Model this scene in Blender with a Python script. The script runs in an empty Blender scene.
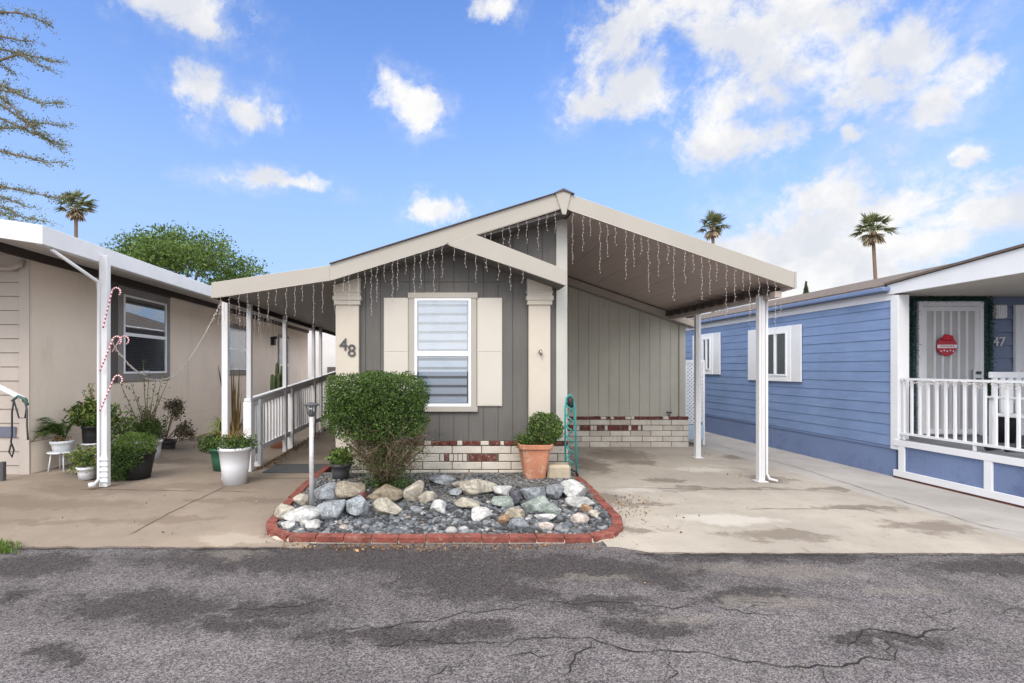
import bpy, math, random
from mathutils import Vector, Matrix, noise as mnoise
R = math.radians
random.seed(7)
S = bpy.context.scene
C = S.collection
F, VX, HY, CH = 500.0, 440.0, 368.0, 1.55      # focal length in pixels, vanishing point, eye height

def W(px, py, Y):                               # pixel + distance -> world point
    return Vector(((px-VX)*Y/F, Y, CH-(py-HY)*Y/F))
def G(px, py, z=0.0):                           # pixel on a level of height z
    return W(px, py, (CH-z)*F/(py-HY))

# ------------------------------------------------------------------ mesh builder
class MB:
    def __init__(s): s.v, s.f, s.m, s.sm = [], [], [], []
    def add(s, vs, fs, mi=0, smooth=False):
        b = len(s.v); s.v.extend([tuple(p) for p in vs])
        for f in fs: s.f.append(tuple(i+b for i in f)); s.m.append(mi); s.sm.append(smooth)
        return s
    def box(s, x0, x1, y0, y1, z0, z1, mi=0):
        vs = [(x0,y0,z0),(x1,y0,z0),(x1,y1,z0),(x0,y1,z0),(x0,y0,z1),(x1,y0,z1),(x1,y1,z1),(x0,y1,z1)]
        return s.add(vs, [(0,3,2,1),(4,5,6,7),(0,1,5,4),(1,2,6,5),(2,3,7,6),(3,0,4,7)], mi)
    def prism(s, poly, y0, y1, mi=0):           # polygon in XZ, pushed along Y
        n = len(poly)
        vs = [(x,y0,z) for x,z in poly]+[(x,y1,z) for x,z in poly]
        fs = [tuple(range(n)), tuple(range(2*n-1, n-1, -1))]+[(i,(i+1)%n+0,(i+1)%n+n,i+n)[::-1] for i in range(n)]
        return s.add(vs, fs, mi)
    def prismx(s, poly, x0, x1, mi=0):          # polygon in YZ, pushed along X
        n = len(poly)
        vs = [(x0,y,z) for y,z in poly]+[(x1,y,z) for y,z in poly]
        fs = [tuple(range(n)), tuple(range(2*n-1, n-1, -1))]+[(i,(i+1)%n,(i+1)%n+n,i+n)[::-1] for i in range(n)]
        return s.add(vs, fs, mi)
    def prismz(s, poly, z0, z1, mi=0):
        n = len(poly)
        vs = [(x,y,z0) for x,y in poly]+[(x,y,z1) for x,y in poly]
        fs = [tuple(range(n))[::-1], tuple(range(n,2*n))]+[(i,(i+1)%n,(i+1)%n+n,i+n) for i in range(n)]
        return s.add(vs, fs, mi)
    def beam(s, p, q, w, h, up=(0,0,1), mi=0):
        p, q = Vector(p), Vector(q); d = (q-p).normalized(); u = Vector(up)
        a = d.cross(u).normalized()*w/2; b = a.cross(d).normalized()*h/2
        vs = [p-a-b, p+a-b, p+a+b, p-a+b, q-a-b, q+a-b, q+a+b, q-a+b]
        return s.add(vs, [(0,1,2,3),(7,6,5,4),(0,4,5,1),(1,5,6,2),(2,6,7,3),(3,7,4,0)], mi)
    def tube(s, pts, r, n=6, mi=0, smooth=True, seg_m=None):
        pts = [Vector(p) for p in pts]; k = len(pts)
        rs = r if isinstance(r,(list,tuple)) else [r]*k
        vs = []; prev = None
        for i,p in enumerate(pts):
            d = (pts[min(i+1,k-1)]-pts[max(i-1,0)]).normalized()
            if prev is None:
                ref = Vector((0,0,1)) if abs(d.z)<.9 else Vector((1,0,0))
                a = d.cross(ref).normalized()
            else:
                a = (prev-d*prev.dot(d)).normalized()
            prev = a; b = d.cross(a)
            for j in range(n):
                t = 2*math.pi*j/n; vs.append(p+(a*math.cos(t)+b*math.sin(t))*rs[i])
        bse = len(s.v); s.v.extend([tuple(p) for p in vs])
        for i in range(k-1):
            for j in range(n):
                j2=(j+1)%n
                s.f.append((bse+i*n+j,bse+i*n+j2,bse+(i+1)*n+j2,bse+(i+1)*n+j))
                s.m.append(seg_m(i) if seg_m else mi); s.sm.append(smooth)
        s.f.append(tuple(bse+j for j in range(n))[::-1]); s.m.append(mi); s.sm.append(False)
        s.f.append(tuple(bse+(k-1)*n+j for j in range(n))); s.m.append(mi); s.sm.append(False)
        return s
    def lathe(s, prof, c, n=24, mi=0, smooth=True, sq=0.0, rot=0.0):
        vs=[]
        for r,z in prof:
            for j in range(n):
                t = 2*math.pi*(j+.5)/n+rot
                q = r
                if sq: q = r*((abs(math.cos(t-rot))**sq+abs(math.sin(t-rot))**sq)**(-1/sq))
                vs.append((c[0]+q*math.cos(t), c[1]+q*math.sin(t), c[2]+z))
        b=len(s.v); s.v.extend(vs)
        for i in range(len(prof)-1):
            for j in range(n):
                j2=(j+1)%n; s.f.append((b+i*n+j,b+i*n+j2,b+(i+1)*n+j2,b+(i+1)*n+j)); s.m.append(mi); s.sm.append(smooth)
        s.f.append(tuple(b+j for j in range(n))[::-1]); s.m.append(mi); s.sm.append(False)
        s.f.append(tuple(b+(len(prof)-1)*n+j for j in range(n))); s.m.append(mi); s.sm.append(False)
        return s
    def leaf(s, p, size, rnd, mi=0, asp=.45, bias=None):
        d = Vector((rnd.gauss(0,1),rnd.gauss(0,1),rnd.gauss(0,1)))
        if bias is not None: d += bias
        d.normalize()
        u = d.cross(Vector((rnd.gauss(0,1),rnd.gauss(0,1),rnd.gauss(0,1)))).normalized()
        l = size*rnd.uniform(.6,1.3); a = d*l; b = u*l*asp
        p = Vector(p)
        return s.add([p-a*.5, p+b*.5, p+a*.5, p-b*.5], [(0,1,2,3)], mi)
    def blade(s, p, d, L, w, droop, rnd, mi=0, n=5):     # arching strap leaf
        p = Vector(p); d = Vector(d).normalized(); side = d.cross(Vector((0,0,1)))
        if side.length<.05: side = Vector((1,0,0))
        side = (side.normalized()+Vector((0,0,rnd.uniform(-.3,.3)))).normalized()
        vs=[]
        for i in range(n+1):
            t=i/n; ww = w*(1-t**2)*(.55+.45*min(1,t*4))/2+.0006
            q = p + d*L*t + Vector((0,0,-droop*L*t*t))
            vs += [q-side*ww, q+side*ww]
        return s.add(vs, [(2*i,2*i+1,2*i+3,2*i+2) for i in range(n)], mi, True)
    def rock(s, c, sx, sy, sz, seed, mi=0, sub=2, rough=.25, rotz=0, smooth=True, facet=0):
        vs, fs = ico(sub); cz, sn = math.cos(rotz), math.sin(rotz); o = Vector((seed*3.17%50, seed*7.7%50, seed*1.3%50))
        rnd = random.Random(seed)
        planes = [(Vector((rnd.gauss(0,1),rnd.gauss(0,1),rnd.gauss(0,1))).normalized(), rnd.uniform(.50,.85)) for _ in range(facet)]
        out=[]
        for v in vs:
            k = 1+rough*mnoise.noise(v*1.1+o)*1.6+rough*.35*mnoise.noise(v*3.1+o)
            q = v*k
            for nn,dd in planes:
                e = q.dot(nn)-dd
                if e>0: q = q-nn*e*.9
            x,y,z = q.x*sx, q.y*sy, q.z*sz
            out.append((c[0]+x*cz-y*sn, c[1]+x*sn+y*cz, c[2]+z))
        return s.add(out, fs, mi, smooth)
    def build(s, name, mats, parent=None, loc=None, bevel=0):
        me = bpy.data.meshes.new(name); me.from_pydata(s.v, [], s.f)
        if not isinstance(mats,(list,tuple)): mats=[mats]
        for m in mats: me.materials.append(m)
        me.polygons.foreach_set('material_index', s.m); me.polygons.foreach_set('use_smooth', s.sm)
        o = bpy.data.objects.new(name, me); C.objects.link(o)
        off = Vector(loc) if loc is not None else Vector((0,0,0))
        if parent is not None:
            o.parent = parent; off = WL[parent]; WL[o] = off
            me.transform(Matrix.Translation(-off)); 
        else:
            me.transform(Matrix.Translation(-off)); o.location = off; WL[o]=off
        me.update()
        if bevel:
            b = o.modifiers.new('bevel','BEVEL'); b.width=bevel; b.segments=1; b.limit_method='ANGLE'; b.angle_limit=R(40)
        return o
WL = {}
_ico = {}
def ico(sub):
    if sub in _ico: return _ico[sub]
    t=(1+5**.5)/2
    v=[Vector(p).normalized() for p in [(-1,t,0),(1,t,0),(-1,-t,0),(1,-t,0),(0,-1,t),(0,1,t),(0,-1,-t),(0,1,-t),(t,0,-1),(t,0,1),(-t,0,-1),(-t,0,1)]]
    f=[(0,11,5),(0,5,1),(0,1,7),(0,7,10),(0,10,11),(1,5,9),(5,11,4),(11,10,2),(10,7,6),(7,1,8),(3,9,4),(3,4,2),(3,2,6),(3,6,8),(3,8,9),(4,9,5),(2,4,11),(6,2,10),(8,6,7),(9,8,1)]
    for _ in range(sub):
        c={}; nf=[]
        def mid(a,b):
            k=(min(a,b),max(a,b))
            if k not in c: v.append(((v[a]+v[b])/2).normalized()); c[k]=len(v)-1
            return c[k]
        for a,b,d in f:
            x,y,z=mid(a,b),mid(b,d),mid(d,a); nf += [(a,x,z),(b,y,x),(d,z,y),(x,y,z)]
        f=nf
    _ico[sub]=(v,f); return _ico[sub]

def tag(o, label=None, cat=None, group=None, kind=None):
    if label: o['label']=label
    if cat: o['category']=cat
    if group: o['group']=group
    if kind: o['kind']=kind
    return o
def thing(name, loc, label, cat, group=None):
    o = bpy.data.objects.new(name, None); C.objects.link(o); o.location=loc; o.empty_display_size=.2
    WL[o]=Vector(loc); return tag(o,label,cat,group)

# ------------------------------------------------------------------ materials
class NT:
    def __init__(s, tree): s.t=tree; s.n=tree.nodes; s.l=tree.links
    def new(s, typ, **kw):
        n=s.n.new(typ)
        for k,v in kw.items(): setattr(n,k,v)
        return n
    def put(s, sock, v):
        if isinstance(v, bpy.types.NodeSocket): s.l.new(v, sock)
        else: sock.default_value=v
    def math(s, op, a, b=0.0, c=None, clamp=False):
        n=s.new('ShaderNodeMath', operation=op, use_clamp=clamp); s.put(n.inputs[0],a); s.put(n.inputs[1],b)
        if c is not None: s.put(n.inputs[2],c)
        return n.outputs[0]
    def vmath(s, op, a, b=(0,0,0)):
        n=s.new('ShaderNodeVectorMath', operation=op); s.put(n.inputs[0],a); s.put(n.inputs[1],b)
        return n.outputs['Value'] if op in('LENGTH','DOT_PRODUCT') else n.outputs[0]
    def noise(s, vec, scale, detail=4, rough=.55, dist=0.0):
        n=s.new('ShaderNodeTexNoise'); s.put(n.inputs['Vector'],vec); n.inputs['Scale'].default_value=scale
        n.inputs['Detail'].default_value=detail; n.inputs['Roughness'].default_value=rough; n.inputs['Distortion'].default_value=dist
        return n
    def ramp(s, fac, a, b, lo=0.0, hi=1.0, smooth=True):
        n=s.new('ShaderNodeMapRange'); n.interpolation_type='SMOOTHSTEP' if smooth else 'LINEAR'; s.put(n.inputs[0],fac)
        for i,v in zip((1,2,3,4),(a,b,lo,hi)): n.inputs[i].default_value=v
        return n.outputs[0]
    def mix(s, fac, a, b, blend='MIX'):
        n=s.new('ShaderNodeMix', data_type='RGBA', blend_type=blend); s.put(n.inputs[0],fac); s.put(n.inputs[6],a if isinstance(a,bpy.types.NodeSocket) else (*a,1)); s.put(n.inputs[7],b if isinstance(b,bpy.types.NodeSocket) else (*b,1))
        return n.outputs[2]
    def blobs(s, P, ells, k=.25):               # union of soft ellipses (cx,cy,rx,ry)
        acc=None
        for cx,cy,rx,ry in ells:
            d=s.vmath('SUBTRACT',P,(cx,cy,0)); d=s.vmath('MULTIPLY',d,(1/rx,1/ry,0)); l=s.vmath('LENGTH',d)
            v=s.math('SUBTRACT',1.0,l)
            acc = v if acc is None else s.math('SMOOTH_MAX',acc,v,k)
        return acc
def sh(c, k): return tuple(max(0,min(1,x*k)) for x in c)
MATS={}
def mat(name, col, rough=.7, var=.12, scale=3.0, fine=60.0, bump=.15, dirt=None, dirt_amt=.0, spec=.35, metal=0.0, streak=False, stretch=(1,1,1), grain=None, trans=0.0):
    if name in MATS: return MATS[name]
    m=bpy.data.materials.new(name); m.use_nodes=True; nt=NT(m.node_tree); b=m.node_tree.nodes['Principled BSDF']
    tc=nt.new('ShaderNodeTexCoord').outputs['Object']
    geo=nt.new('ShaderNodeNewGeometry').outputs['Position']
    P=nt.vmath('MULTIPLY',geo,stretch)
    n1=nt.noise(P,scale,5).outputs[0]; n2=nt.noise(P,fine,3).outputs[0]
    f=nt.math('ADD',nt.math('MULTIPLY',n1,.65),nt.math('MULTIPLY',n2,.35))
    f=nt.ramp(f,.3,.7)
    c=nt.mix(f, sh(col,1-var), sh(col,1+var))
    if dirt:
        PP=nt.vmath('MULTIPLY',geo,(1,1,.22) if streak else (1,1,1))
        d=nt.noise(PP,scale*1.7,6,.65).outputs[0]
        c=nt.mix(nt.ramp(d,.52,.75,0,dirt_amt), c, dirt)
    if grain:
        g=nt.noise(nt.vmath('MULTIPLY',geo,grain[0]),1.0,4,.7).outputs[0]
        c=nt.mix(nt.ramp(g,.35,.7,0,grain[1]), c, sh(col,.55))
    nt.l.new(c,b.inputs['Base Color'])
    b.inputs['Roughness'].default_value=rough; b.inputs['Specular IOR Level'].default_value=spec; b.inputs['Metallic'].default_value=metal
    if trans:
        tr=nt.new('ShaderNodeBsdfTranslucent'); nt.l.new(c,tr.inputs[0]); mx=nt.new('ShaderNodeMixShader'); mx.inputs[0].default_value=trans
        nt.l.new(b.outputs[0],mx.inputs[1]); nt.l.new(tr.outputs[0],mx.inputs[2]); nt.l.new(mx.outputs[0],m.node_tree.nodes['Material Output'].inputs[0])
    if bump:
        bp=nt.new('ShaderNodeBump'); bp.inputs['Strength'].default_value=bump; bp.inputs['Distance'].default_value=.01
        nt.l.new(nt.math('ADD',n2,nt.math('MULTIPLY',n1,.5)),bp.inputs['Height']); nt.l.new(bp.outputs[0],b.inputs['Normal'])
    MATS[name]=m; return m
def glass(name, fac, tint=(.9,.95,1), rough=.02):
    m=bpy.data.materials.new(name); m.use_nodes=True; nt=NT(m.node_tree); nt.n.remove(nt.n['Principled BSDF'])
    t=nt.new('ShaderNodeBsdfTransparent'); t.inputs[0].default_value=(*tint,1); g=nt.new('ShaderNodeBsdfGlossy'); g.inputs['Roughness'].default_value=rough
    tc=nt.new('ShaderNodeNewGeometry').outputs['Position']; bp=nt.new('ShaderNodeBump'); bp.inputs['Strength'].default_value=.08; nt.l.new(nt.noise(tc,2.5,2).outputs[0],bp.inputs['Height']); nt.l.new(bp.outputs[0],g.inputs['Normal'])
    mx=nt.new('ShaderNodeMixShader'); mx.inputs[0].default_value=fac
    nt.l.new(t.outputs[0],mx.inputs[1]); nt.l.new(g.outputs[0],mx.inputs[2]); nt.l.new(mx.outputs[0],nt.n['Material Output'].inputs[0])
    return m
M_gray = mat('gray_siding',(.128,.123,.117),.75,.12,1.3,90,.25,dirt=(.085,.078,.07),dirt_amt=.35,streak=True,grain=((60,60,2.2),.35))
M_green= mat('sage_siding',(.44,.43,.365),.75,.08,1.3,90,.2,dirt=(.25,.23,.18),dirt_amt=.3,streak=True,grain=((60,60,2.2),.25))
M_cream= mat('cream_paint',(.52,.475,.41),.6,.05,2,80,.08,dirt=(.45,.38,.29),dirt_amt=.25,streak=True)
M_cream2= mat('cream_shutter',(.53,.50,.45),.55,.03,2,80,.05)
M_trim = mat('fascia_beige',(.375,.355,.32),.6,.05,1.2,70,.08,dirt=(.40,.36,.30),dirt_amt=.3)
M_white= mat('white_metal_paint',(.62,.63,.655),.45,.04,3,80,.05,dirt=(.5,.47,.42),dirt_amt=.3,streak=True)
M_whitep= mat('white_trim_paint',(.70,.72,.76),.55,.04,3,80,.05)
M_soffit= mat('taupe_soffit',(.44,.365,.34),.6,.05,1.0,50,.05)
M_soffit2= mat('grey_metal_soffit',(.26,.24,.23),.5,.06,1.0,50,.05)
M_brown= mat('dark_brown_trim',(.055,.042,.038),.7,.1,3,60,.1)
M_beige= mat('beige_stucco',(.78,.68,.58),.85,.06,1.2,160,.25,dirt=(.42,.34,.27),dirt_amt=.4,streak=True)
M_beige2=mat('beige_panel',(.43,.385,.35),.8,.05,1.2,160,.15,dirt=(.3,.26,.22),dirt_amt=.3,streak=True)
M_dkgray=mat('dark_window_trim',(.10,.09,.092),.7,.1,3,60,.1)
M_mgray=mat('mid_grey_trim',(.24,.225,.22),.7,.1,3,60,.1)
M_corner=mat('grey_corner_trim',(.46,.46,.43),.6,.05,2,60,.05,dirt=(.3,.28,.25),dirt_amt=.3,streak=True)
M_blue = mat('blue_siding',(.185,.27,.465),.62,.15,1.1,70,.15,dirt=(.24,.31,.46),dirt_amt=.45,grain=((3,2.5,30),.25))
M_bluesk= mat('blue_skirting',(.15,.205,.36),.7,.10,1.3,70,.15,dirt=(.06,.08,.19),dirt_amt=.5)
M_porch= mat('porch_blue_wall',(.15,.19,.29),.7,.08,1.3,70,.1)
M_deck = mat('deck_grey',(.2,.21,.23),.8,.12,3,60,.1)
M_red  = mat('painted_red_brick',(.185,.055,.042),.85,.4,9,60,.5,dirt=(.27,.18,.145),dirt_amt=.8)
M_redb = mat('dark_red_brick',(.13,.038,.032),.9,.4,14,60,.5,dirt=(.36,.29,.25),dirt_amt=.85)
M_block= mat('white_slump_block',(.56,.52,.46),.85,.10,6,60,.4,dirt=(.32,.28,.23),dirt_amt=.5)
M_block2= mat('cream_slump_block',(.47,.43,.37),.85,.10,6,60,.4,dirt=(.28,.24,.19),dirt_amt=.6)
M_mortar=mat('mortar',(.13,.105,.085),.95,.2,8,60,.3)
M_terra= mat('terracotta',(.45,.20,.12),.9,.18,4,60,.2,dirt=(.58,.44,.35),dirt_amt=.9)
M_black= mat('black_plastic',(.018,.018,.02),.5,.1,5,50,.05)
M_dgray= mat('dark_grey_metal',(.07,.07,.075),.5,.1,5,50,.05)
M_pole = mat('lamp_aluminium',(.50,.50,.51),.45,.08,6,60,.05,metal=.3,dirt=(.3,.28,.26),dirt_amt=.5)
M_wpot = mat('white_glazed_pot',(.70,.72,.76),.35,.03,3,60,.03)
M_soil = mat('soil',(.07,.05,.035),.95,.3,9,80,.5)
M_bark = mat('bark',(.17,.12,.085),.9,.25,12,90,.5)
M_twig = mat('twig',(.235,.17,.12),.9,.25,12,90,.2)
M_glf1 = mat('leaf_green_dark',(.045,.085,.02),.55,.3,9,40,0,trans=.2,spec=.3)
M_glf2 = mat('leaf_green_mid',(.09,.155,.03),.55,.3,9,40,0,trans=.25,spec=.3)
M_glf3 = mat('leaf_green_light',(.165,.235,.055),.55,.25,9,40,0,trans=.3,spec=.3)
M_yel  = mat('leaf_yellow_green',(.30,.33,.08),.55,.25,9,40,0,trans=.25)
M_ltan = mat('leaf_tan_dry',(.32,.20,.09),.7,.25,9,40,0,trans=.1)
M_purp = mat('leaf_purple_green',(.085,.07,.06),.6,.3,9,40,0,trans=.1)
M_litter=mat('dry_leaf',(.14,.075,.035),.8,.4,30,60,0)
M_litter2=mat('dry_leaf_orange',(.34,.20,.09),.8,.4,30,60,0)
M_mat  = mat('grey_doormat',(.075,.08,.085),.95,.15,20,120,.3)
M_teal = mat('teal_plastic',(.02,.28,.27),.45,.1,6,60,.03)
M_cred = mat('candy_red',(.48,.05,.09),.4,.05,6,60,0)
M_cwht = mat('candy_white',(.78,.72,.74),.4,.05,6,60,0)
M_bulb = mat('clear_bulb',(.60,.56,.53),.25,.1,6,60,0,spec=.6)
M_wire = mat('pale_wire',(.50,.45,.42),.6,.1,6,60,0)
M_blind= mat('white_blind',(.37,.375,.40),.6,.03,3,60,0)
M_blindg= mat('sheer_blind',(.06,.065,.08),.8,.06,3,60,0)
M_dark = mat('dark_interior',(.02,.022,.028),.9,.2,3,60,0)
M_vinyl= mat('white_vinyl',(.80,.83,.88),.35,.02,3,60,.02)
M_shing= mat('brown_shingle',(.13,.105,.09),.95,.3,14,90,.5)
M_roofw= mat('white_roof_metal',(.72,.73,.74),.5,.05,1,40,.03)
M_gutb = mat('blue_gutter',(.16,.22,.38),.5,.08,2,60,.05)
M_gfoil= mat('garland_green',(.012,.055,.03),.6,.3,9,60,0)
M_glass= glass('window_glass',.30)
M_glass2= glass('sky_window_glass',.20)
M_glassd= glass('dark_window_glass',.12)
M_nickel= mat('brushed_metal',(.35,.33,.31),.35,.1,6,60,0,metal=.8)
M_greenpot=mat('green_pot',(.03,.12,.07),.5,.1,6,60,.03)
M_gpot = mat('grey_pot',(.055,.055,.06),.7,.1,6,60,.03)

# ground materials ---------------------------------------------------------
def gb(px,py,rx,ry,z=0):
    p=G(px,py,z); Y=p.y; return (p.x,p.y,rx*Y/F,ry*Y*Y/(F*CH))
def asphalt():
    m=bpy.data.materials.new('asphalt'); m.use_nodes=True; nt=NT(m.node_tree); b=m.node_tree.nodes['Principled BSDF']
    P=nt.new('ShaderNodeNewGeometry').outputs['Position']
    agg=nt.new('ShaderNodeTexVoronoi'); nt.l.new(P,agg.inputs['Vector']); agg.inputs['Scale'].default_value=125
    a1=nt.new('ShaderNodeSeparateColor'); nt.l.new(agg.outputs['Color'],a1.inputs[0])
    fi=nt.noise(P,260,3,.7).outputs[0]; g=nt.math('ADD',nt.math('MULTIPLY',nt.ramp(a1.outputs[0],.0,1,0,1,False),.55),nt.math('MULTIPLY',nt.ramp(fi,.3,.7),.45)); g=nt.math('POWER',g,1.6)
    base=nt.mix(g,(.018,.015,.017),(.35,.32,.33))
    big=nt.noise(P,.9,5,.6).outputs[0]
    base=nt.mix(nt.ramp(big,.35,.68,0,.45),base,nt.mix(g,(.04,.036,.038),(.44,.405,.405)))
    bg2=nt.noise(P,.55,7,.72,.8).outputs[0]; base=nt.mix(nt.ramp(bg2,.48,.60,0,.55),base,nt.mix(g,(.010,.009,.0095),(.20,.18,.185)))
    med=nt.noise(P,6,4,.65).outputs[0]
    base=nt.mix(nt.ramp(med,.42,.72,0,.45),base,nt.mix(g,(.012,.011,.011),(.13,.115,.12)))
    wn=nt.noise(P,2.4,10,.74); w=nt.vmath('MULTIPLY',nt.vmath('SUBTRACT',wn.outputs['Color'],(.5,.5,.5)),(1.3,.75,0))
    PW=nt.vmath('ADD',P,w)
    E=[gb(*e) for e in [(330,558,210,15),(455,578,75,22),(235,560,60,9),(760,556,140,5),(150,604,95,17),(30,566,60,13),(395,637,110,8),(240,625,70,7),(70,654,30,8),(4,600,18,10),
       (560,566,90,14),(640,572,70,12),(600,603,60,8),(660,625,50,10),(740,595,60,7),(990,566,80,9),(280,608,60,10),(890,640,60,6),(520,590,45,9),(470,630,50,8)]]
    bl=nt.blobs(PW,E,.3); bl=nt.math('ADD',bl,nt.math('MULTIPLY',nt.math('SUBTRACT',nt.noise(P,11,9,.85).outputs[0],.5),2.3))
    dk=nt.mix(g,(.004,.0035,.0035),(.082,.068,.070))
    base=nt.mix(nt.ramp(bl,-.15,.35,0,.88),base,dk)
    base=nt.mix(nt.ramp(bl,-1.1,.1,0,.42),base,nt.mix(g,(.010,.009,.009),(.16,.142,.146)))
    E2=[gb(*e) for e in [(770,570,110,8),(770,602,70,7),(600,578,40,4),(230,555,40,7),(900,590,60,6),(700,618,50,5)]]
    b2=nt.blobs(PW,E2,.3)
    base=nt.mix(nt.ramp(b2,-.1,.5,0,.5),base,nt.mix(g,(.12,.105,.095),(.33,.30,.27)))
    spk=nt.noise(P,38,3,.8).outputs[0]
    base=nt.mix(nt.ramp(spk,.66,.72,0,.6),base,(.30,.285,.27))
    nt.l.new(base,b.inputs['Base Color']); b.inputs['Roughness'].default_value=.85; b.inputs['Specular IOR Level'].default_value=.3
    bp=nt.new('ShaderNodeBump'); bp.inputs['Strength'].default_value=.9; bp.inputs['Distance'].default_value=.006
    nt.l.new(nt.math('ADD',agg.outputs['Distance'],nt.math('MULTIPLY',med,.8)),bp.inputs['Height']); nt.l.new(bp.outputs[0],b.inputs['Normal'])
    return m
def concrete(name, col, dark, light, ells, lights=(), amt=.6):
    m=bpy.data.materials.new(name); m.use_nodes=True; nt=NT(m.node_tree); b=m.node_tree.nodes['Principled BSDF']
    P=nt.new('ShaderNodeNewGeometry').outputs['Position']
    n1=nt.noise(P,.8,6,.62).outputs[0]; n2=nt.noise(P,70,3,.6).outputs[0]; n3=nt.noise(P,5,5,.7,.6).outputs[0]
    c=nt.mix(nt.ramp(n1,.35,.68),sh(col,.86),sh(col,1.1))
    c=nt.mix(nt.ramp(n3,.5,.78,0,.30),c,dark)
    c=nt.mix(nt.ramp(n3,.2,.4,.35,0),c,light)
    c=nt.mix(nt.ramp(n2,.45,.75,0,.18),c,sh(col,.55))
    PW=nt.vmath('ADD',P,nt.vmath('MULTIPLY',nt.vmath('SUBTRACT',nt.noise(P,2.6,6,.7).outputs['Color'],(.5,.5,.5)),(1.1,.8,0)))
    if ells:
        bl=nt.blobs(PW,[gb(*e) for e in ells],.25)
        bl=nt.math('ADD',bl,nt.math('MULTIPLY',nt.math('SUBTRACT',nt.noise(P,9,5,.75).outputs[0],.5),1.2))
        c=nt.mix(nt.ramp(bl,-.05,.5,0,amt),c,dark)
    if lights:
        c=nt.mix(nt.ramp(nt.blobs(PW,[gb(*e) for e in lights],.25),0,.6,0,.6),c,light)
    wh=nt.noise(P,23,2,.5).outputs[0]
    c=nt.mix(nt.ramp(wh,.73,.76,0,.6),c,sh(dark,.6))
    nt.l.new(c,b.inputs['Base Color']); b.inputs['Roughness'].default_value=.88; b.inputs['Specular IOR Level'].default_value=.25
    bp=nt.new('ShaderNodeBump'); bp.inputs['Strength'].default_value=.25; bp.inputs['Distance'].default_value=.004
    nt.l.new(nt.math('ADD',n2,nt.math('MULTIPLY',n3,2)),bp.inputs['Height']); nt.l.new(bp.outputs[0],b.inputs['Normal'])
    return m
M_asph=asphalt()
M_concL=concrete('brown_concrete',(.255,.21,.168),(.15,.115,.09),(.38,.33,.27),[(60,505,110,7),(105,490,70,8),(210,486,60,5),(170,520,60,5),(60,522,80,4),(260,500,60,4),(205,500,30,3),(180,462,40,4),(170,440,40,5)],[(20,480,60,5),(240,540,60,6),(150,465,30,3)],.55)
M_concR=concrete('cream_concrete',(.365,.33,.285),(.17,.14,.115),(.52,.49,.45),[(780,536,70,6),(930,528,60,8),(860,508,60,2.5),(665,481,28,4),(640,463,22,4),(740,458,25,3),(720,489,90,1.6),(840,490,40,2),(620,455,40,7),(590,465,22,10),(770,480,25,5),(650,505,30,3),(612,500,14,9),(680,490,40,3),(640,530,30,5)],[(700,470,40,4),(640,490,50,4),(730,520,70,7)],.8)
M_concS=concrete('grey_concrete',(.38,.36,.34),(.25,.23,.21),(.52,.50,.48),[(960,520,60,3)],(),.4)
M_dirt=mat('ground_dirt',(.22,.18,.14),.95,.3,1.5,40,.4)

# ------------------------------------------------------------------ camera, light, sky
cam=bpy.data.cameras.new('camera'); co=bpy.data.objects.new('camera',cam); C.objects.link(co); S.camera=co
co.location=(0,0,CH); co.rotation_euler=(R(90),0,0); cam.sensor_width=36; cam.lens=F*36/1024
cam.shift_x=72/1024; cam.shift_y=26.5/1024; cam.clip_end=1500; cam.clip_start=.05
SKYMUL=(.80,1.05,1.48)
SUN_EL, SUN_AZ = 44, 207          # azimuth clockwise from +Y
sd=bpy.data.lights.new('sun','SUN'); sd.energy=1.15; sd.angle=R(26); sd.color=(1,.90,.78)
so=bpy.data.objects.new('sun',sd); C.objects.link(so)
dv=Vector((math.sin(R(SUN_AZ))*math.cos(R(SUN_EL)), math.cos(R(SUN_AZ))*math.cos(R(SUN_EL)), math.sin(R(SUN_EL))))
so.rotation_euler=dv.to_track_quat('Z','Y').to_euler(); so.location=(0,-5,20)
wd=bpy.data.worlds.new('World'); S.world=wd; wd.use_nodes=True; nt=NT(wd.node_tree)
bg=nt.n['Background']
sky=nt.new('ShaderNodeTexSky'); sky.sky_type='NISHITA'; sky.sun_disc=False; sky.sun_elevation=R(SUN_EL); sky.sun_rotation=R(SUN_AZ)
sky.air_density=1.0; sky.dust_density=.4; sky.ozone_density=2.2
D=nt.new('ShaderNodeTexCoord').outputs['Generated']
sp=nt.new('ShaderNodeSeparateXYZ'); nt.l.new(D,sp.inputs[0])
az=nt.math('ARCTAN2',sp.outputs[0],sp.outputs[1]); el=nt.math('ARCSINE',sp.outputs[2])
cb=nt.new('ShaderNodeCombineXYZ'); nt.l.new(az,cb.inputs[0]); nt.l.new(el,cb.inputs[1])
wn=nt.noise(D,5.5,7,.62); ww=nt.vmath('MULTIPLY',nt.vmath('SUBTRACT',wn.outputs['Color'],(.5,.5,.5)),(.17,.11,0))
PA=nt.vmath('ADD',cb.outputs[0],ww)
def ang(px,py):
    u=(px-VX)/F; v=(HY-py)/F; return math.atan(u), math.atan2(v,math.sqrt(1+u*u))
def ce(px,py,rx,ry):
    a,e=ang(px,py); a1,_=ang(px+rx,py); a0,_=ang(px-rx,py); _,e1=ang(px,py-ry); _,e0=ang(px,py+ry); return (a,e,(a1-a0)/2,(e1-e0)/2)
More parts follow.
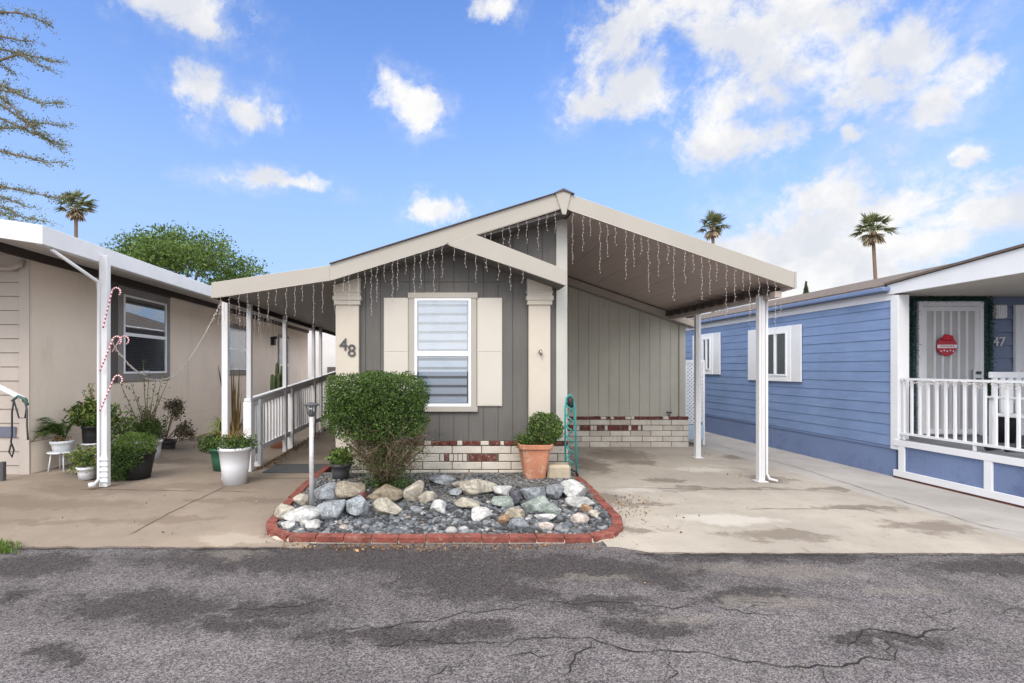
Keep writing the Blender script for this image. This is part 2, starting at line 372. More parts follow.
CL=[ce(*e) for e in [(165,8,85,30),(200,30,45,20),(205,90,38,22),(240,112,32,24),(280,187,68,11),(395,95,26,26),(412,112,28,26),(440,212,32,17),(503,6,22,16),
   (645,25,62,48),(640,85,68,42),(605,103,42,22),(770,35,135,58),(760,90,105,36),(880,55,105,52),(870,92,80,30),(955,88,50,34),(735,137,85,28),(857,130,20,11),(990,153,22,12),
   (850,188,70,34),(905,205,110,34),(965,212,68,28),(790,250,120,48),(850,262,110,40),(930,250,80,28),(760,290,120,34),(1080,60,50,40),(-60,60,50,40)]]
m_=nt.blobs(PA,CL,.22)
fn=nt.noise(D,13,9,.68).outputs[0]
dens=nt.math('ADD',m_,nt.math('MULTIPLY',nt.math('SUBTRACT',fn,.5),2.3)); mn=nt.noise(nt.vmath('ADD',D,(1.3,.2,2.2)),7.5,6,.65,.6).outputs[0]; dens=nt.math('ADD',dens,nt.math('MULTIPLY',nt.math('SUBTRACT',mn,.54),2.4))
gn=nt.noise(nt.vmath('ADD',D,(3.1,1.7,.4)),2.6,7,.6).outputs[0]     # added cloud outside the view, there to light the shaded sides
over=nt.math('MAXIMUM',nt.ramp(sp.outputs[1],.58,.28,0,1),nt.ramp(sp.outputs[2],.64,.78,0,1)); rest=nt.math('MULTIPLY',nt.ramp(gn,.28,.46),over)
cm=nt.math('MAXIMUM',nt.ramp(dens,-.30,.62,0,.98),rest)
wis=nt.math('MULTIPLY',nt.ramp(dens,-1.0,.1,0,.30),nt.ramp(nt.noise(D,7,8,.7).outputs[0],.42,.62))
cm=nt.math('MAXIMUM',cm,wis)
shade=nt.noise(nt.vmath('ADD',D,(0,0,.35)),9,5,.6).outputs[0]
ccol=nt.mix(nt.ramp(shade,.36,.62),(3.9,4.02,4.3),(5.05,5.0,4.95)); fill_gain=nt.math('ADD',1.0,nt.math('MULTIPLY',over,1.45)); gc=nt.new('ShaderNodeCombineColor'); [nt.l.new(fill_gain,gc.inputs[i]) for i in range(3)]; ccol=nt.mix(1.0,ccol,gc.outputs[0],'MULTIPLY')  # unseen clouds behind, beside and overhead made brighter to fill shaded walls
skyc=nt.mix(1.0,sky.outputs[0],SKYMUL,'MULTIPLY')
hz=nt.ramp(sp.outputs[2],0,.66,.92,.05); skyc=nt.mix(hz,skyc,(2.45,3.3,4.7))
skyc=nt.mix(.0,skyc,skyc)
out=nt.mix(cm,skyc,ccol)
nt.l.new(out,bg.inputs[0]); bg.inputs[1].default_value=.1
S.view_settings.view_transform='Standard'; S.view_settings.look='None'; S.view_settings.exposure=1.0; S.view_settings.gamma=1
S.cycles.use_denoising=True
S.cycles.max_bounces=6; S.cycles.transparent_max_bounces=10
try: S.cycles.denoiser='OPENIMAGEDENOISE'
except Exception: pass

# ------------------------------------------------------------------ ground
def struct(mb,name,m): return tag(mb.build(name,m),kind='structure')
struct(MB().add([(-400,-200,-.012),(400,-200,-.012),(400,900,-.012),(-400,900,-.012)],[(0,1,2,3)]),'ground',M_dirt)
struct(MB().add([(-60,-7,-.004),(60,-7,-.004),(60,5.2,-.004),(-60,5.2,-.004)],[(0,1,2,3)]),'road',M_asph)
def sm(t): t=max(0,min(1,t)); return t*t*(3-2*t)
def gz(x,y):                                    # the left yard rises towards the beige house
    return .115*sm((-x-4.5)/.75)*(1-sm((y-8)/3))*sm((y-4.6)/1.5)
def slab(name, x0,x1,y0,y1,m,z=.004,nx=60,ny=60,edge=lambda x:0, fz=lambda x,y:0):
    mb=MB(); vs=[]
    xs=[x0+(x1-x0)*i/nx for i in range(nx+1)]
    ys=[0]+[ (j/ny)**1.5 for j in range(1,ny+1)]
    for j in range(ny+1):
        for i in range(nx+1):
            x=xs[i]; yy=y0+edge(x)+(y1-y0-edge(x))*ys[j]; vs.append((x,yy,z+fz(x,yy)))
    fs=[(j*(nx+1)+i,j*(nx+1)+i+1,(j+1)*(nx+1)+i+1,(j+1)*(nx+1)+i) for j in range(ny) for i in range(nx)]
    b=len(vs); vs+=[(v[0],v[1]-.008,-.02) for v in vs[:nx+1]]
    fs+=[(b+i,b+i+1,i+1,i) for i in range(nx)]
    return struct(mb.add(vs,fs,0,False),name,m)
ej=lambda x:.035*mnoise.noise(Vector((x*2.3,0,0)))+.02*mnoise.noise(Vector((x*9,5,0)))
slab('driveway',-14,-1.15,4.33,26,M_concL,.004,150,60,ej,gz)
slab('driveway',1.45,5.2,4.20,9.86,M_concR,.006,80,20,lambda x:ej(x)+.13*(1-sm((x-1.5)/.35)))
slab('side_path',5.205,6.62,4.18,26,M_concS,.004,20,20,ej)
slab('side_path',6.62,14,4.16,7.4,M_concS,.003,20,8,ej)
def strip(mb, pts, w, z, jit, seed):
    rnd=random.Random(seed); P=[G(*p,z) for p in pts]; q=[]
    for a,b in zip(P,P[1:]):
        n=max(2,int((b-a).length/.05))
        for i in range(n): q.append(a.lerp(b,i/n))
    q.append(P[-1]); vs=[]
    for i,p in enumerate(q):
        d=(q[min(i+1,len(q)-1)]-q[max(i-1,0)]).normalized(); s_=Vector((-d.y,d.x,0))
        o=s_*(jit*(mnoise.noise(p*5+Vector((seed,0,0)))*1.3+.8*mnoise.noise(p*17+Vector((0,seed,0)))+.25*rnd.uniform(-1,1)))
        ww=w*max(.25,(1+.9*mnoise.noise(p*9)))*(.25+.75*min(1,i/3,(len(q)-1-i)/3))
        vs+= [p+o-s_*ww, p+o+s_*ww]
    mb.add([(v[0],v[1],z) for v in vs],[(2*i,2*i+1,2*i+3,2*i+2) for i in range(len(q)-1)])
M_crack=mat('crack_dark',(.015,.013,.013),.95,.3,12,60,0)
mb=MB()
CR=[[(505,646),(545,637),(590,640),(640,655),(720,654),(770,663),(830,666),(890,657),(905,652)],[(592,641),(578,655),(570,683)],[(670,655),(674,690)],
 [(838,641),(865,632),(900,634),(950,630),(958,625)],[(322,634),(400,623),(450,616),(512,608),(540,604)],[(360,646),(430,640),(500,643),(520,641)],
 [(225,612),(290,605),(342,594)],[(912,611),(925,609),(940,612),(962,606)],[(925,611),(940,622),(950,629)],[(0,604),(10,596),(20,592)],[(742,610),(760,607),(770,603)],
 [(540,604),(600,600),(640,607),(700,604)],[(1000,611),(1024,607)],[(820,664),(835,690)],[(700,604),(745,612),(800,618)],[(480,655),(440,672),(420,690)],[(560,655),(530,652),(505,660)],[(870,633),(885,645),(890,657)]]
for i,c in enumerate(CR): strip(mb,c,.0042 if i in(0,1,3) else .0028,.001,.05,i+1)
rb=random.Random(5)
for i,c in enumerate(CR):
    for (xa,ya),(xb,yb) in zip(c,c[1:]):
        for _ in range(rb.choice((0,1,1))):
            u=rb.random(); x_=xa+(xb-xa)*u; y_=ya+(yb-ya)*u; sg=rb.choice((-1,1)); L_=rb.uniform(4,12)
            strip(mb,[(x_,y_),(x_+rb.uniform(-16,16),y_+sg*L_*.5),(x_+rb.uniform(-34,34),y_+sg*L_)],.0016,.002,.04,i+100+_)
struct(mb,'road_cracks',M_crack)
M_joint=mat('joint_dark',(.12,.09,.07),.95,.3,12,60,0)
mb=MB()
for i,c in enumerate([[(128,535),(165,515),(228,485)],[(-60,491),(100,489),(150,490)],[(150,490),(215,491)],[(262,492),(215,491)]]): strip(mb,c,.006,.0085,.015,i+40)
struct(mb,'pavement_joints',M_joint)
M_jr=mat('joint_tan',(.27,.22,.18),.95,.3,12,60,0)
mb=MB()
for i,c in enumerate([[(618,487),(720,489.5),(790,489),(850,493)],[(745,509),(860,508),(890,515)],[(800,546),(812,553)],[(960,521),(1024,533)],[(700,466),(760,470)],[(700,440),(800,468),(900,500),(1000,530)]]): strip(mb,c,.006,.0105,.02,i+60)
struct(mb,'pavement_joints',M_jr)
mb=MB()
strip(mb,[(-40,547.3),(60,547.2),(160,547.2),(240,547.6),(296,547.8)],.010,.013,.03,81)
strip(mb,[(618,551.6),(680,553),(760,553.4),(900,553.5),(1060,553.6)],.007,.013,.022,82)
struct(mb,'kerb_dirt',M_joint)

# ------------------------------------------------------------------ grey mobile home, number 48
YF, YR = 6.8, 9.8
home=thing('mobile_home',(0.2,YF,0),'grey mobile home numbered 48 with cream shutters, carport and low brick skirting','mobile home')
RX,RZ = 1.574, 3.81           # ridge
def roofz(x):                 # top of roof
    return RZ-.3125*(RX-x) if x<RX else RZ-.347*(x-RX)
def under(x): return roofz(x)-.215
def vstrips(mb,x0,x1,z0,top,y,pitch,gap=.010,dep=.010,z1=None):
    x=x0
    k=0
    while x<x1-1e-4:
        xa=x; xb=min(x+pitch,x1)
        ta,tb=(top(xa+gap/2),top(xb-gap/2))
        mb.prism([(xa+gap/2,z0),(xb-gap/2,z0),(xb-gap/2,tb),(xa+gap/2,ta)],y,y+dep+.02)
        x=xb
    mb.prism([(x0,z0),(x1,z0),(x1,top(x1)-.003)]+([(RX,top(RX)-.003)] if x0<RX<x1 else [])+[(x0,top(x0)-.003)],y+dep,y+dep+.1)
mb=MB(); BT=2.72
vstrips(mb,-1.41,1.71,.56,lambda x:BT-.004,YF,.2)
vstrips(mb,-1.41,1.71,BT+.004,lambda x:under(x)+.02,YF,.2)
mb.box(-1.41,1.71,YF+.012,YF+.1,BT-.01,BT+.01)
mb.build('front_wall',M_gray,home)
mb=MB(); mb.box(-1.40,-1.30,YF+.11,20,.3,under(-1.35)); mb.build('side_wall',M_gray,home)
mb=MB(); mb.box(1.60,1.70,YF+.11,YR,.3,under(1.7)); mb.build('side_wall',M_gray,home)
mb=MB(); vstrips(mb,1.71,4.68,.60,lambda x:roofz(x)-.33,YR,.2); mb.build('recessed_wall',M_green,home)
mb=MB(); mb.box(4.68,4.80,YR-.025,YR+.1,.60,roofz(4.78)-.30); mb.build('corner_board',M_green,home)
mb=MB(); mb.box(4.70,4.78,YR+.1,20,.2,roofz(4.78)-.3); mb.build('side_wall',M_green,home)
mb=MB(); mb.box(-1.3,4.7,19.9,20,.2,2.7); mb.build('rear_wall',M_green,home)
# roof
mb=MB(); T=.05
mb.prism([(-1.41,roofz(-1.41)),(RX,RZ),(RX,RZ-T),(-1.41,roofz(-1.41)-T)],6.43,20.3)
mb.prism([(RX,RZ),(4.54,roofz(4.54)),(4.54,roofz(4.54)-T),(RX,RZ-T)],6.43,10.2)
mb.prism([(RX,RZ-.012),(4.98,roofz(4.98)-.012),(4.98,roofz(4.98)-T-.03),(RX,RZ-T-.03)],9.55,20.3)
roof=mb.build('roof',M_shing,home)
mb=MB(); mb.prism([(-1.41,roofz(-1.41)+.012),(RX,RZ+.012),(RX,RZ+.001),(-1.41,roofz(-1.41)+.001)],6.37,6.6)
mb.prism([(RX-.12,RZ+.012-.3125*.12),(RX,RZ+.03),(RX+.14,RZ-.347*.14+.012),(RX+.14,RZ-.347*.14+.002),(RX,RZ+.002),(RX-.12,RZ-.3125*.12)],6.36,6.62); mb.build('roof_edge',M_dkgray,roof)
# carport ceiling
mb=MB(); e=.19
mb.prism([(1.72,roofz(1.72)-e),(4.50,roofz(4.50)-e),(4.50,roofz(4.5)-e+.03),(1.72,roofz(1.72)-e+.03)],6.43,9.60)
for k in range(1,10):
    x=1.72+k*.305
    mb.prism([(x-.006,roofz(x-.006)-e-.004),(x+.006,roofz(x+.006)-e-.004),(x+.006,roofz(x+.006)-e),(x-.006,roofz(x-.006)-e)],6.45,9.58)
mb.build('carport_ceiling',M_soffit,home)
mb=MB(); mb.prism([(-1.40,roofz(-1.40)-.21),(1.70,roofz(RX)-.21-.02),(1.70,roofz(RX)-.19),(-1.40,roofz(-1.40)-.18)],6.44,6.80); mb.build('eave_soffit',M_gray,home)
# fascias (front)
FD=.21
def fascia(a,b,y0=6.40,d=FD,name='fascia',m=M_trim,parent=home,th=.03):
    mb=MB(); mb.prism([a,b,(b[0],b[1]-d),(a[0],a[1]-d)],y0,y0+th); return mb.build(name,m,parent,bevel=.004)
fascia((-1.41,roofz(-1.41)),(RX-.012,roofz(RX-.012)))
fascia((RX+.012,roofz(RX+.012)),(4.54,roofz(4.54)))
mb=MB(); mb.prism([(RX-.10,RZ-.02),(RX,RZ+.004),(RX+.10,RZ-.02),(RX+.035,RZ-.30),(RX-.01,RZ-.30)],6.38,6.40); mb.build('ridge_cap',M_trim,home,bevel=.003)
mb=MB(); mb.box(4.54,4.565,6.40,9.7,roofz(4.54)-.21,roofz(4.54)+.0); mb.build('side_fascia',M_trim,home)
# carport edge beam with pan ends
mb=MB(); mb.box(4.36,4.44,6.5,9.55,roofz(4.4)-e-.17,roofz(4.4)-e-.09); mb.build('edge_beam',M_soffit,home)
mb=MB(); mb.box(4.50,4.54,6.44,9.6,roofz(4.54)-.22,roofz(4.54)-.10); mb.build('gutter_lip',M_soffit,home)
for k in range(11):
    y=6.6+k*.27; mb=MB()
    mb.prismx([(y,2.53),(y+.15,2.53),(y+.11,2.62),(y+.03,2.62)],4.26,4.50)
    mb.build('roof_pan_end',M_brown,home)
# recessed wall rake
mb=MB(); mb.prism([(1.72,roofz(1.72)-.215),(4.98,roofz(4.98)-.215),(4.98,roofz(4.98)-.33),(1.72,roofz(1.72)-.36)],9.56,9.60); mb.build('rake_board',M_trim if False else mat('rake_taupe',(.33,.29,.25),.7,.08,2,60,.05),home)
mb=MB(); mb.prism([(1.72,roofz(1.72)-.335),(4.9,roofz(4.9)-.335),(4.9,roofz(4.9)-.325),(1.72,roofz(1.72)-.325)],9.60,9.80); mb.build('rake_soffit',M_soffit2,home)
# bump-out gable band
mb=MB(); s_=.0127
def q(px,py,Y=6.34): v=W(px,py,Y); return (v.x,v.z)
pl=[q(452,228),q(566,269.5),q(566,285.5),q(446.5,244.5),q(430,236)]
mb.prism([q(473,233.5),q(566.5,270),q(566.5,286),q(447,244.2)],6.34,6.37); mb.build('gable_fascia',M_trim,home,bevel=.004)
a=q(473,233.5); b_=q(566.5,270)
mb=MB(); mb.prism([(a[0],a[1]),(b_[0],b_[1]),(b_[0],b_[1]-.03),(a[0],a[1]-.03)],6.371,6.79); mb.build('gable_roof',M_shing,home)
c1=q(447,244.2); c2=q(566.5,286)
mb=MB(); mb.prism([(c1[0],c1[1]+.012),(c2[0],c2[1]+.012),(c2[0],c2[1]+.03),(c1[0],c1[1]+.03)],6.371,6.79); mb.build('gable_soffit',M_gray,home)
# corner trim + pilasters
mb=MB(); mb.box(1.575,1.725,YF-.03,YF+.02,.56,3.57); mb.build('corner_board',M_corner,home,bevel=.004)
for (p0,p1,zb,zt) in ((336.5,359.5,.22,2.70),(528,549.5,.56,2.69)):
    x0=(p0-VX)*YF/F; x1=(p1-VX)*YF/F; mb=MB()
    mb.box(x0,x1,YF-.06,YF,zb,zt)
    mb.box(x0-.02,x1+.02,YF-.085,YF,2.40,zt+.10); mb.box(x0-.035,x1+.035,YF-.10,YF,2.46,2.52); mb.box(x0-.03,x1+.03,YF-.095,YF,2.56,2.585)
    mb.build('pilaster',M_cream,home,bevel=.005)
# window
wx0,wx1=(409-VX)*YF/F,(476.5-VX)*YF/F; zz=lambda y,Y=YF: CH-(y-HY)*Y/F
win=MB()
win.box(wx0,wx0+.075,YF-.035,YF,zz(411),zz(293)); win.box(wx1-.075,wx1,YF-.035,YF,zz(411),zz(293))
win.box(wx0-.012,wx1+.012,YF-.045,YF,zz(298.5),zz(293)); win.box(wx0-.012,wx1+.012,YF-.045,YF,zz(411.5),zz(406.5))
win=win.build('window',M_trim,home,bevel=.003)
ix0,ix1=wx0+.076,wx1-.076
mb=MB(); t=.035
mb.box(ix0,ix0+t,YF-.04,YF,zz(406.4),zz(298.6)); mb.box(ix1-t,ix1,YF-.04,YF,zz(406.4),zz(298.6))
mb.box(ix0+t,ix1-t,YF-.04,YF,zz(406.4),zz(403.5)); mb.box(ix0+t,ix1-t,YF-.04,YF,zz(301),zz(298.6)); mb.box(ix0+t,ix1-t,YF-.045,YF,zz(356),zz(351.5))
mb.build('frame',M_vinyl,win,bevel=.003)
MB().box(ix0+t,ix1-t,YF-.031,YF-.028,zz(351.5),zz(301)).build('upper_pane',M_glass2,win)
MB().box(ix0+t,ix1-t,YF-.022,YF-.019,zz(403.5),zz(356)).build('lower_pane',M_glassd,win)
mb=MB(); k=0; z=zz(403.5)+.01
while z<zz(301)-.02:
    mb.box(ix0+t+.02,ix1-t-.02,YF-.014,YF-.008,z,z+.085,0); mb.box(ix0+t+.02,ix1-t-.02,YF-.010,YF-.006,z+.085,z+.122,1); z+=.122
mb.build('striped_blind',[M_blind,M_blindg],win)
MB().box(ix0+t,ix1-t,YF-.005,YF-.001,zz(403.5),zz(301)).build('dark_backing',M_dark,win)
for p0,p1 in((384,408.6),(477,502)):
    x0=(p0-VX)*YF/F; x1=(p1-VX)*YF/F; mb=MB(); zb,zt=zz(406),zz(298); mid=zz(352)
    mb.box(x0,x1,YF-.022,YF,zb,zt)
    mb.box(x0+.012,x1-.012,YF-.026,YF-.022,mid+.006,zt-.012); mb.box(x0+.012,x1-.012,YF-.026,YF-.022,zb+.012,mid-.006)
    mb.build('shutter',M_cream2,home,bevel=.006)
# house number
def text(body,size,ext,name,m,parent,loc,rot):
    cu=bpy.data.curves.new(name,'FONT'); cu.body=body; cu.size=size; cu.extrude=ext; cu.offset=0
    to=bpy.data.objects.new(name,cu); C.objects.link(to); dg=bpy.context.evaluated_depsgraph_get()
    me=bpy.data.meshes.new_from_object(to.evaluated_get(dg)); bpy.data.objects.remove(to)
    me.transform(Matrix.Translation(Vector(loc)-WL[parent])@rot.to_matrix().to_4x4()); me.materials.clear(); me.materials.append(m)
    o=bpy.data.objects.new(name,me); C.objects.link(o); o.parent=parent; WL[o]=WL[parent]; return o
from mathutils import Euler
text('4',.235,.008,'house_number',M_dgray,home,(W(340.2,351.5,YF).x,YF-.07,zz(350.5)),Euler((R(90),0,0)))
text('8',.235,.008,'house_number',M_dgray,home,(W(348.3,358,YF).x,YF-.07,zz(356.5)),Euler((R(90),0,0)))
# small fitting on the right pilaster
px=W(539,352,YF); mb=MB(); mb.tube([(px.x,YF-.06,px.z),(px.x,YF-.10,px.z-.005)],.022,8); mb.tube([(px.x,YF-.10,px.z+.03),(px.x+.01,YF-.11,px.z-.05)],.015,6); mb.build('hose_bib',M_nickel,home)
# brick skirting
def brick_skirt(x0,x1,y,ztop,rows,acc,seed,name='brick_skirting',z0=-.02):
    rnd=random.Random(seed); mb=MB(); mb.box(x0,x1,y+.012,y+.10,z0,ztop-.004,2)
    rh=.108; L=.40; cap=.055
    z=ztop-cap; x=x0
    while x<x1:                                   # thin red capping course
        w=rnd.uniform(.055,.13); xb=min(x+w-.008,x1)
        mb.box(x,xb,y-.012+rnd.uniform(-.004,.004),y+.05,z+.004,ztop+rnd.uniform(-.004,.006),0 if rnd.random()<.75 else 1); x+=w
    for r in range(rows):
        zt=z-.010; zb=zt-rh+.010; z-=rh
        x=x0-(L/2 if r%2 else 0.03)
        while x<x1-.01:
            xa=max(x,x0); xb=min(x+L-.010,x1)
            j=rnd.uniform(-.004,.004)
            ac=[a for a in acc if a[0]==r and a[1]<(xa+xb)/2<a[2]]
            if ac:
                xx=xa
                while xx<xb-.02:
                    w=.062; x2=min(xx+w-.008,xb)
                    mb.box(xx,x2,y+j+rnd.uniform(-.003,.003),y+.05,zb+.002,zt-.002,0 if rnd.random()<ac[0][3] else 1); xx+=w
            elif xb>xa+.01: mb.box(xa,xb,y+j,y+.05,zb+rnd.uniform(-.002,.002),zt+rnd.uniform(-.002,.002),1 if rnd.random()<.7 else 3)
            x+=L
    return mb.build(name,[M_redb,M_block,M_mortar,M_block2],home,bevel=.006)
brick_skirt(-1.40,1.74,YF-.02,.555,5,[(1,-.20,.28,.15),(1,.28,.72,.95)],3)
brick_skirt(1.76,4.86,YR-.03,.60,6,[(1,2.5,3.9,.62)],5)
# carport posts
for p,Yp,w in(((760.5,0),6.80,.082),((697.5,0),8.6,.085)):
    x=(p[0]-VX)*Yp/F; mb=MB(); mb.box(x-w/2,x+w/2,Yp-.04,Yp+.04,.004,2.56)
    mb.box(x-w/2+.028,x+w/2-.028,Yp-.052,Yp-.04,.004,2.56)
    mb.box(x-w/2-.03,x+w/2+.03,Yp-.07,Yp+.07,.004,.02)
    mb.build('carport_post',M_white,home,bevel=.006)
mb=MB(); x=(764.2-VX)*6.85/F
mb.tube([(x,6.80,2.5),(x,6.80,.12),(x+.02,6.77,.05),(x+.10,6.72,.03)],.018,8); mb.build('downspout',M_white,home)
# standpipe valve on recessed skirting
mb=MB(); v=W(669,414,YR-.06); mb.tube([(v.x,v.y,.61),(v.x,v.y,v.z+.02)],.012); mb.tube([(v.x-.05,v.y,v.z+.03),(v.x+.05,v.y,v.z+.03)],.018); mb.build('tap',M_dgray,home)
# left awning
AX0,AX1=-2.93,-1.41; az_=lambda x: roofz(-1.41)-.147*(-1.41-x)-.01
fascia((AX0,az_(AX0)),(AX1,az_(AX1)),6.405,.20)
mb=MB(); mb.prism([(AX0,az_(AX0)-.004),(AX1,az_(AX1)-.004),(AX1,az_(AX1)-.03),(AX0,az_(AX0)-.03)],6.435,17); mb.build('awning_roof',M_roofw,home)
mb=MB(); mb.prism([(AX0+.05,az_(AX0)-.13),(AX1,az_(AX1)-.13),(AX1,az_(AX1)-.10),(AX0+.05,az_(AX0)-.10)],6.436,17); mb.build('awning_ceiling',M_soffit2,home)
mb=MB(); mb.box(AX0,AX0+.03,6.436,17,az_(AX0)-.20,az_(AX0)-.03); mb.build('awning_side_fascia',M_brown,home)
for pxx,Yp in((225.6,6.93),(249.5,7.5),(285,9.2),(313.5,11.3),(320.5,12.0)):
    x=(pxx-VX)*Yp/F; w=.085 if Yp<7 else .07
    mb=MB(); mb.box(x-w/2,x+w/2,Yp-.035,Yp+.035,0.0,az_(AX0)-.13); mb.build('awning_post',M_white,home,bevel=.005)

# ------------------------------------------------------------------ ramp, mat and railing
rampz=lambda y: .006+.14*sm((y-7.6)/7)
mb=MB(); n=12
for i in range(n):
    a=7.0+i*10/n; b=7.0+(i+1)*10/n
    mb.add([(-2.72,a,rampz(a)+.004),(-1.44,a,rampz(a)+.004),(-1.44,b,rampz(b)+.004),(-2.72,b,rampz(b)+.004)],[(0,1,2,3)])
struct(mb,'ramp',M_concL)
mt=MB(); mt.box(-2.60,-1.72,7.32,7.95,.012,.026); tag(mt.build('doormat',M_mat,loc=(-2.1,7.6,.012)),'dark grey rubber mat lying on the ramp beside the white railing','doormat')
M_rw=mat('bright_white_paint',(.80,.81,.83),.5,.04,3,80,.05)
rail=thing('ramp_railing',(-2.87,7.6,0),'white picket railing running up the ramp beside the grey home','railing')
rz=lambda y: 1.10+.36*(y-7.6)/6.1
bz=lambda y: .27+.09*(y-7.6)/6.1
XR=-2.87
MB().beam((XR,7.45,rz(7.45)-.02),(XR,14,rz(14)-.02),.10,.045).build('top_rail',M_rw,rail,bevel=.004)
MB().beam((XR,7.6,rz(7.6)-.10),(XR,14,rz(14)-.10),.04,.08).build('under_rail',M_rw,rail)
MB().beam((XR,7.7,bz(7.7)),(XR,14,bz(14)),.04,.09).build('bottom_rail',M_rw,rail)
for y in(7.5,7.9,9.6,11.3,12.9):
    w=.06 if y==7.5 else .055
    MB().box(XR-w,XR+w,y-w,y+w,0.005,rz(y)-.05).build('railing_post',M_rw,rail,bevel=.004)
y=8.12
while y<13.9:
    if min(abs(y-k) for k in(7.5,7.9,9.6,11.3,12.9))>.09:
        MB().box(XR-.018,XR+.018,y-.018,y+.018,bz(y)+.03,rz(y)-.12).build('baluster',M_rw,rail)
    y+=.155
mb=MB()
for k in range(3): mb.box(XR-.02,XR+.02,7.60+k*.08,7.635+k*.08,.1,rz(7.6)-.12)
mb.build('end_slats',M_rw,rail)

# ------------------------------------------------------------------ planter bed
XL,XRr,Y0,Y1=-1.70,1.84,4.42,6.76
def outline(inset):
    pts=[]; xl,xr,y0=XL+inset,XRr-inset,Y0+inset; r1,r2=.42-inset*.9,.55-inset*.9
    pts.append((xl+.02,7.35 if inset<.05 else 7.30))
    pts.append((xl,6.2)); 
    for k in range(9):
        t=math.pi+math.pi/2*k/8; pts.append((xl+r1+r1*math.cos(t), y0+r1*1.35+r1*1.35*math.sin(t)))
    for k in range(9):
        t=-math.pi/2+math.pi/2*k/8; pts.append((xr-r2+r2*math.cos(t), y0+r2*1.35+r2*1.35*math.sin(t)))
    pts.append((xr,Y1)); return pts
def resample(pts,step):
    out=[]; P=[Vector((p[0],p[1],0)) for p in pts]; acc=0; out.append(P[0])
    for a,b in zip(P,P[1:]):
        L=(b-a).length; d=step-acc
        while d<=L: out.append(a.lerp(b,d/L)); d+=step
        acc=(acc+L)%step
    return out
hz0=lambda y:.028+.105*sm((y-4.55)/1.9)
rs=resample(outline(.055),.245); mb=MB(); rnd=random.Random(4)
for i,(a,b) in enumerate(zip(rs,rs[1:])):
    d=(b-a).normalized(); hh=.056+max(0,hz0(a.y)-.028)*.75; off=Vector((0,0,hh/2+rnd.uniform(-.004,.004)))
    jl=Vector((-d.y,d.x,0))*rnd.uniform(-.006,.006); tw=rnd.uniform(-.004,.004)
    mb.beam(a+d*.0025+off+jl,b-d*.0025+off+jl+Vector((0,0,tw)),.098,hh)
edge=mb.build('brick_edging',M_red,loc=(0,Y0,0),bevel=.005)
tag(edge,'low red painted brick edging curving around the rock bed','edging')
mb=MB(); r2=resample(outline(.055),.1)
mb.tube([p+Vector((0,0,-.004)) for p in r2],.045,8)
fo=mb.build('mortar_footing',M_block2,edge)
def hz_(x,y): 
    return .028+.105*sm((y-4.55)/1.9)
mb=MB(); nx,ny=40,30; vs=[]
for j in range(ny+1):
    for i in range(nx+1):
        u=i/nx; v=j/ny; y=Y0+.06+(6.78-Y0-.06)*v
        ins=.42*max(0,1-(y-Y0-.05)/.55)**2
        x=(XL+.06+ins)+(XRr-.06-ins-(XL+.06+ins))*u
        vs.append((x,y,hz_(x,y)+.012*mnoise.noise(Vector((x*4,y*4,0)))))
mb.add(vs,[(j*(nx+1)+i,j*(nx+1)+i+1,(j+1)*(nx+1)+i+1,(j+1)*(nx+1)+i) for j in range(ny) for i in range(nx)],0,True)
struct(mb,'planter_soil',mat('grey_soil',(.13,.12,.11),.95,.3,7,80,.5))
GM=[mat('pebble_slate',(.10,.11,.125),.7,.2,30,90,.2),mat('pebble_grey',(.19,.20,.215),.7,.2,30,90,.2),mat('pebble_pale',(.34,.34,.335),.7,.2,30,90,.2),mat('pebble_dark',(.045,.047,.052),.7,.2,30,90,.2),mat('pebble_tan',(.24,.21,.18),.7,.2,30,90,.2)]
mb=MB(); rnd=random.Random(11); cnt=0
def inbed(x,y,mg=.0):
    if not(XL+.13+mg<x<XRr-.13-mg and Y0+.12+mg<y<6.70): return False
    for cx,sg,r in((XL+.42,-1,.42),(XRr-.55,1,.55)):
        cy=Y0+r*1.35
        if (x-cx)*sg>0 and y<cy:
            if ((x-cx)/(r-.13-mg))**2+((y-cy)/(r*1.35-.13-mg))**2>1: return False
    return True
while cnt<7500:
    x=rnd.uniform(XL,XRr); y=rnd.uniform(Y0,6.7)
    if not inbed(x,y): continue
    s=rnd.choice((.010,.013,.016,.020,.026)) * rnd.uniform(.8,1.2)*(1 if y<5.5 else .62)
    if rnd.random()<(.10 if (x>.9 or x<-1.2) and y<6 else .04): s*=1.9; a_=rnd.random(); big_=True
    else: big_=False
    a=rnd.random(); mi=0 if a<.42 else 1 if a<.62 else 3 if a<.955 else 2 if a<.985 else 4
    if y>6.1 and rnd.random()<.45: mi=rnd.choice((1,1,4))
    mb.rock((x,y,hz_(x,y)+s*.35),s*rnd.uniform(.9,1.5),s*rnd.uniform(.8,1.2),s*rnd.uniform(.5,.8),cnt,mi,1 if y<5.3 else 0,.2,rnd.uniform(0,3),True); cnt+=1
tag(mb.build('gravel',GM),'blue grey gravel filling the brick edged bed','gravel',kind='stuff')

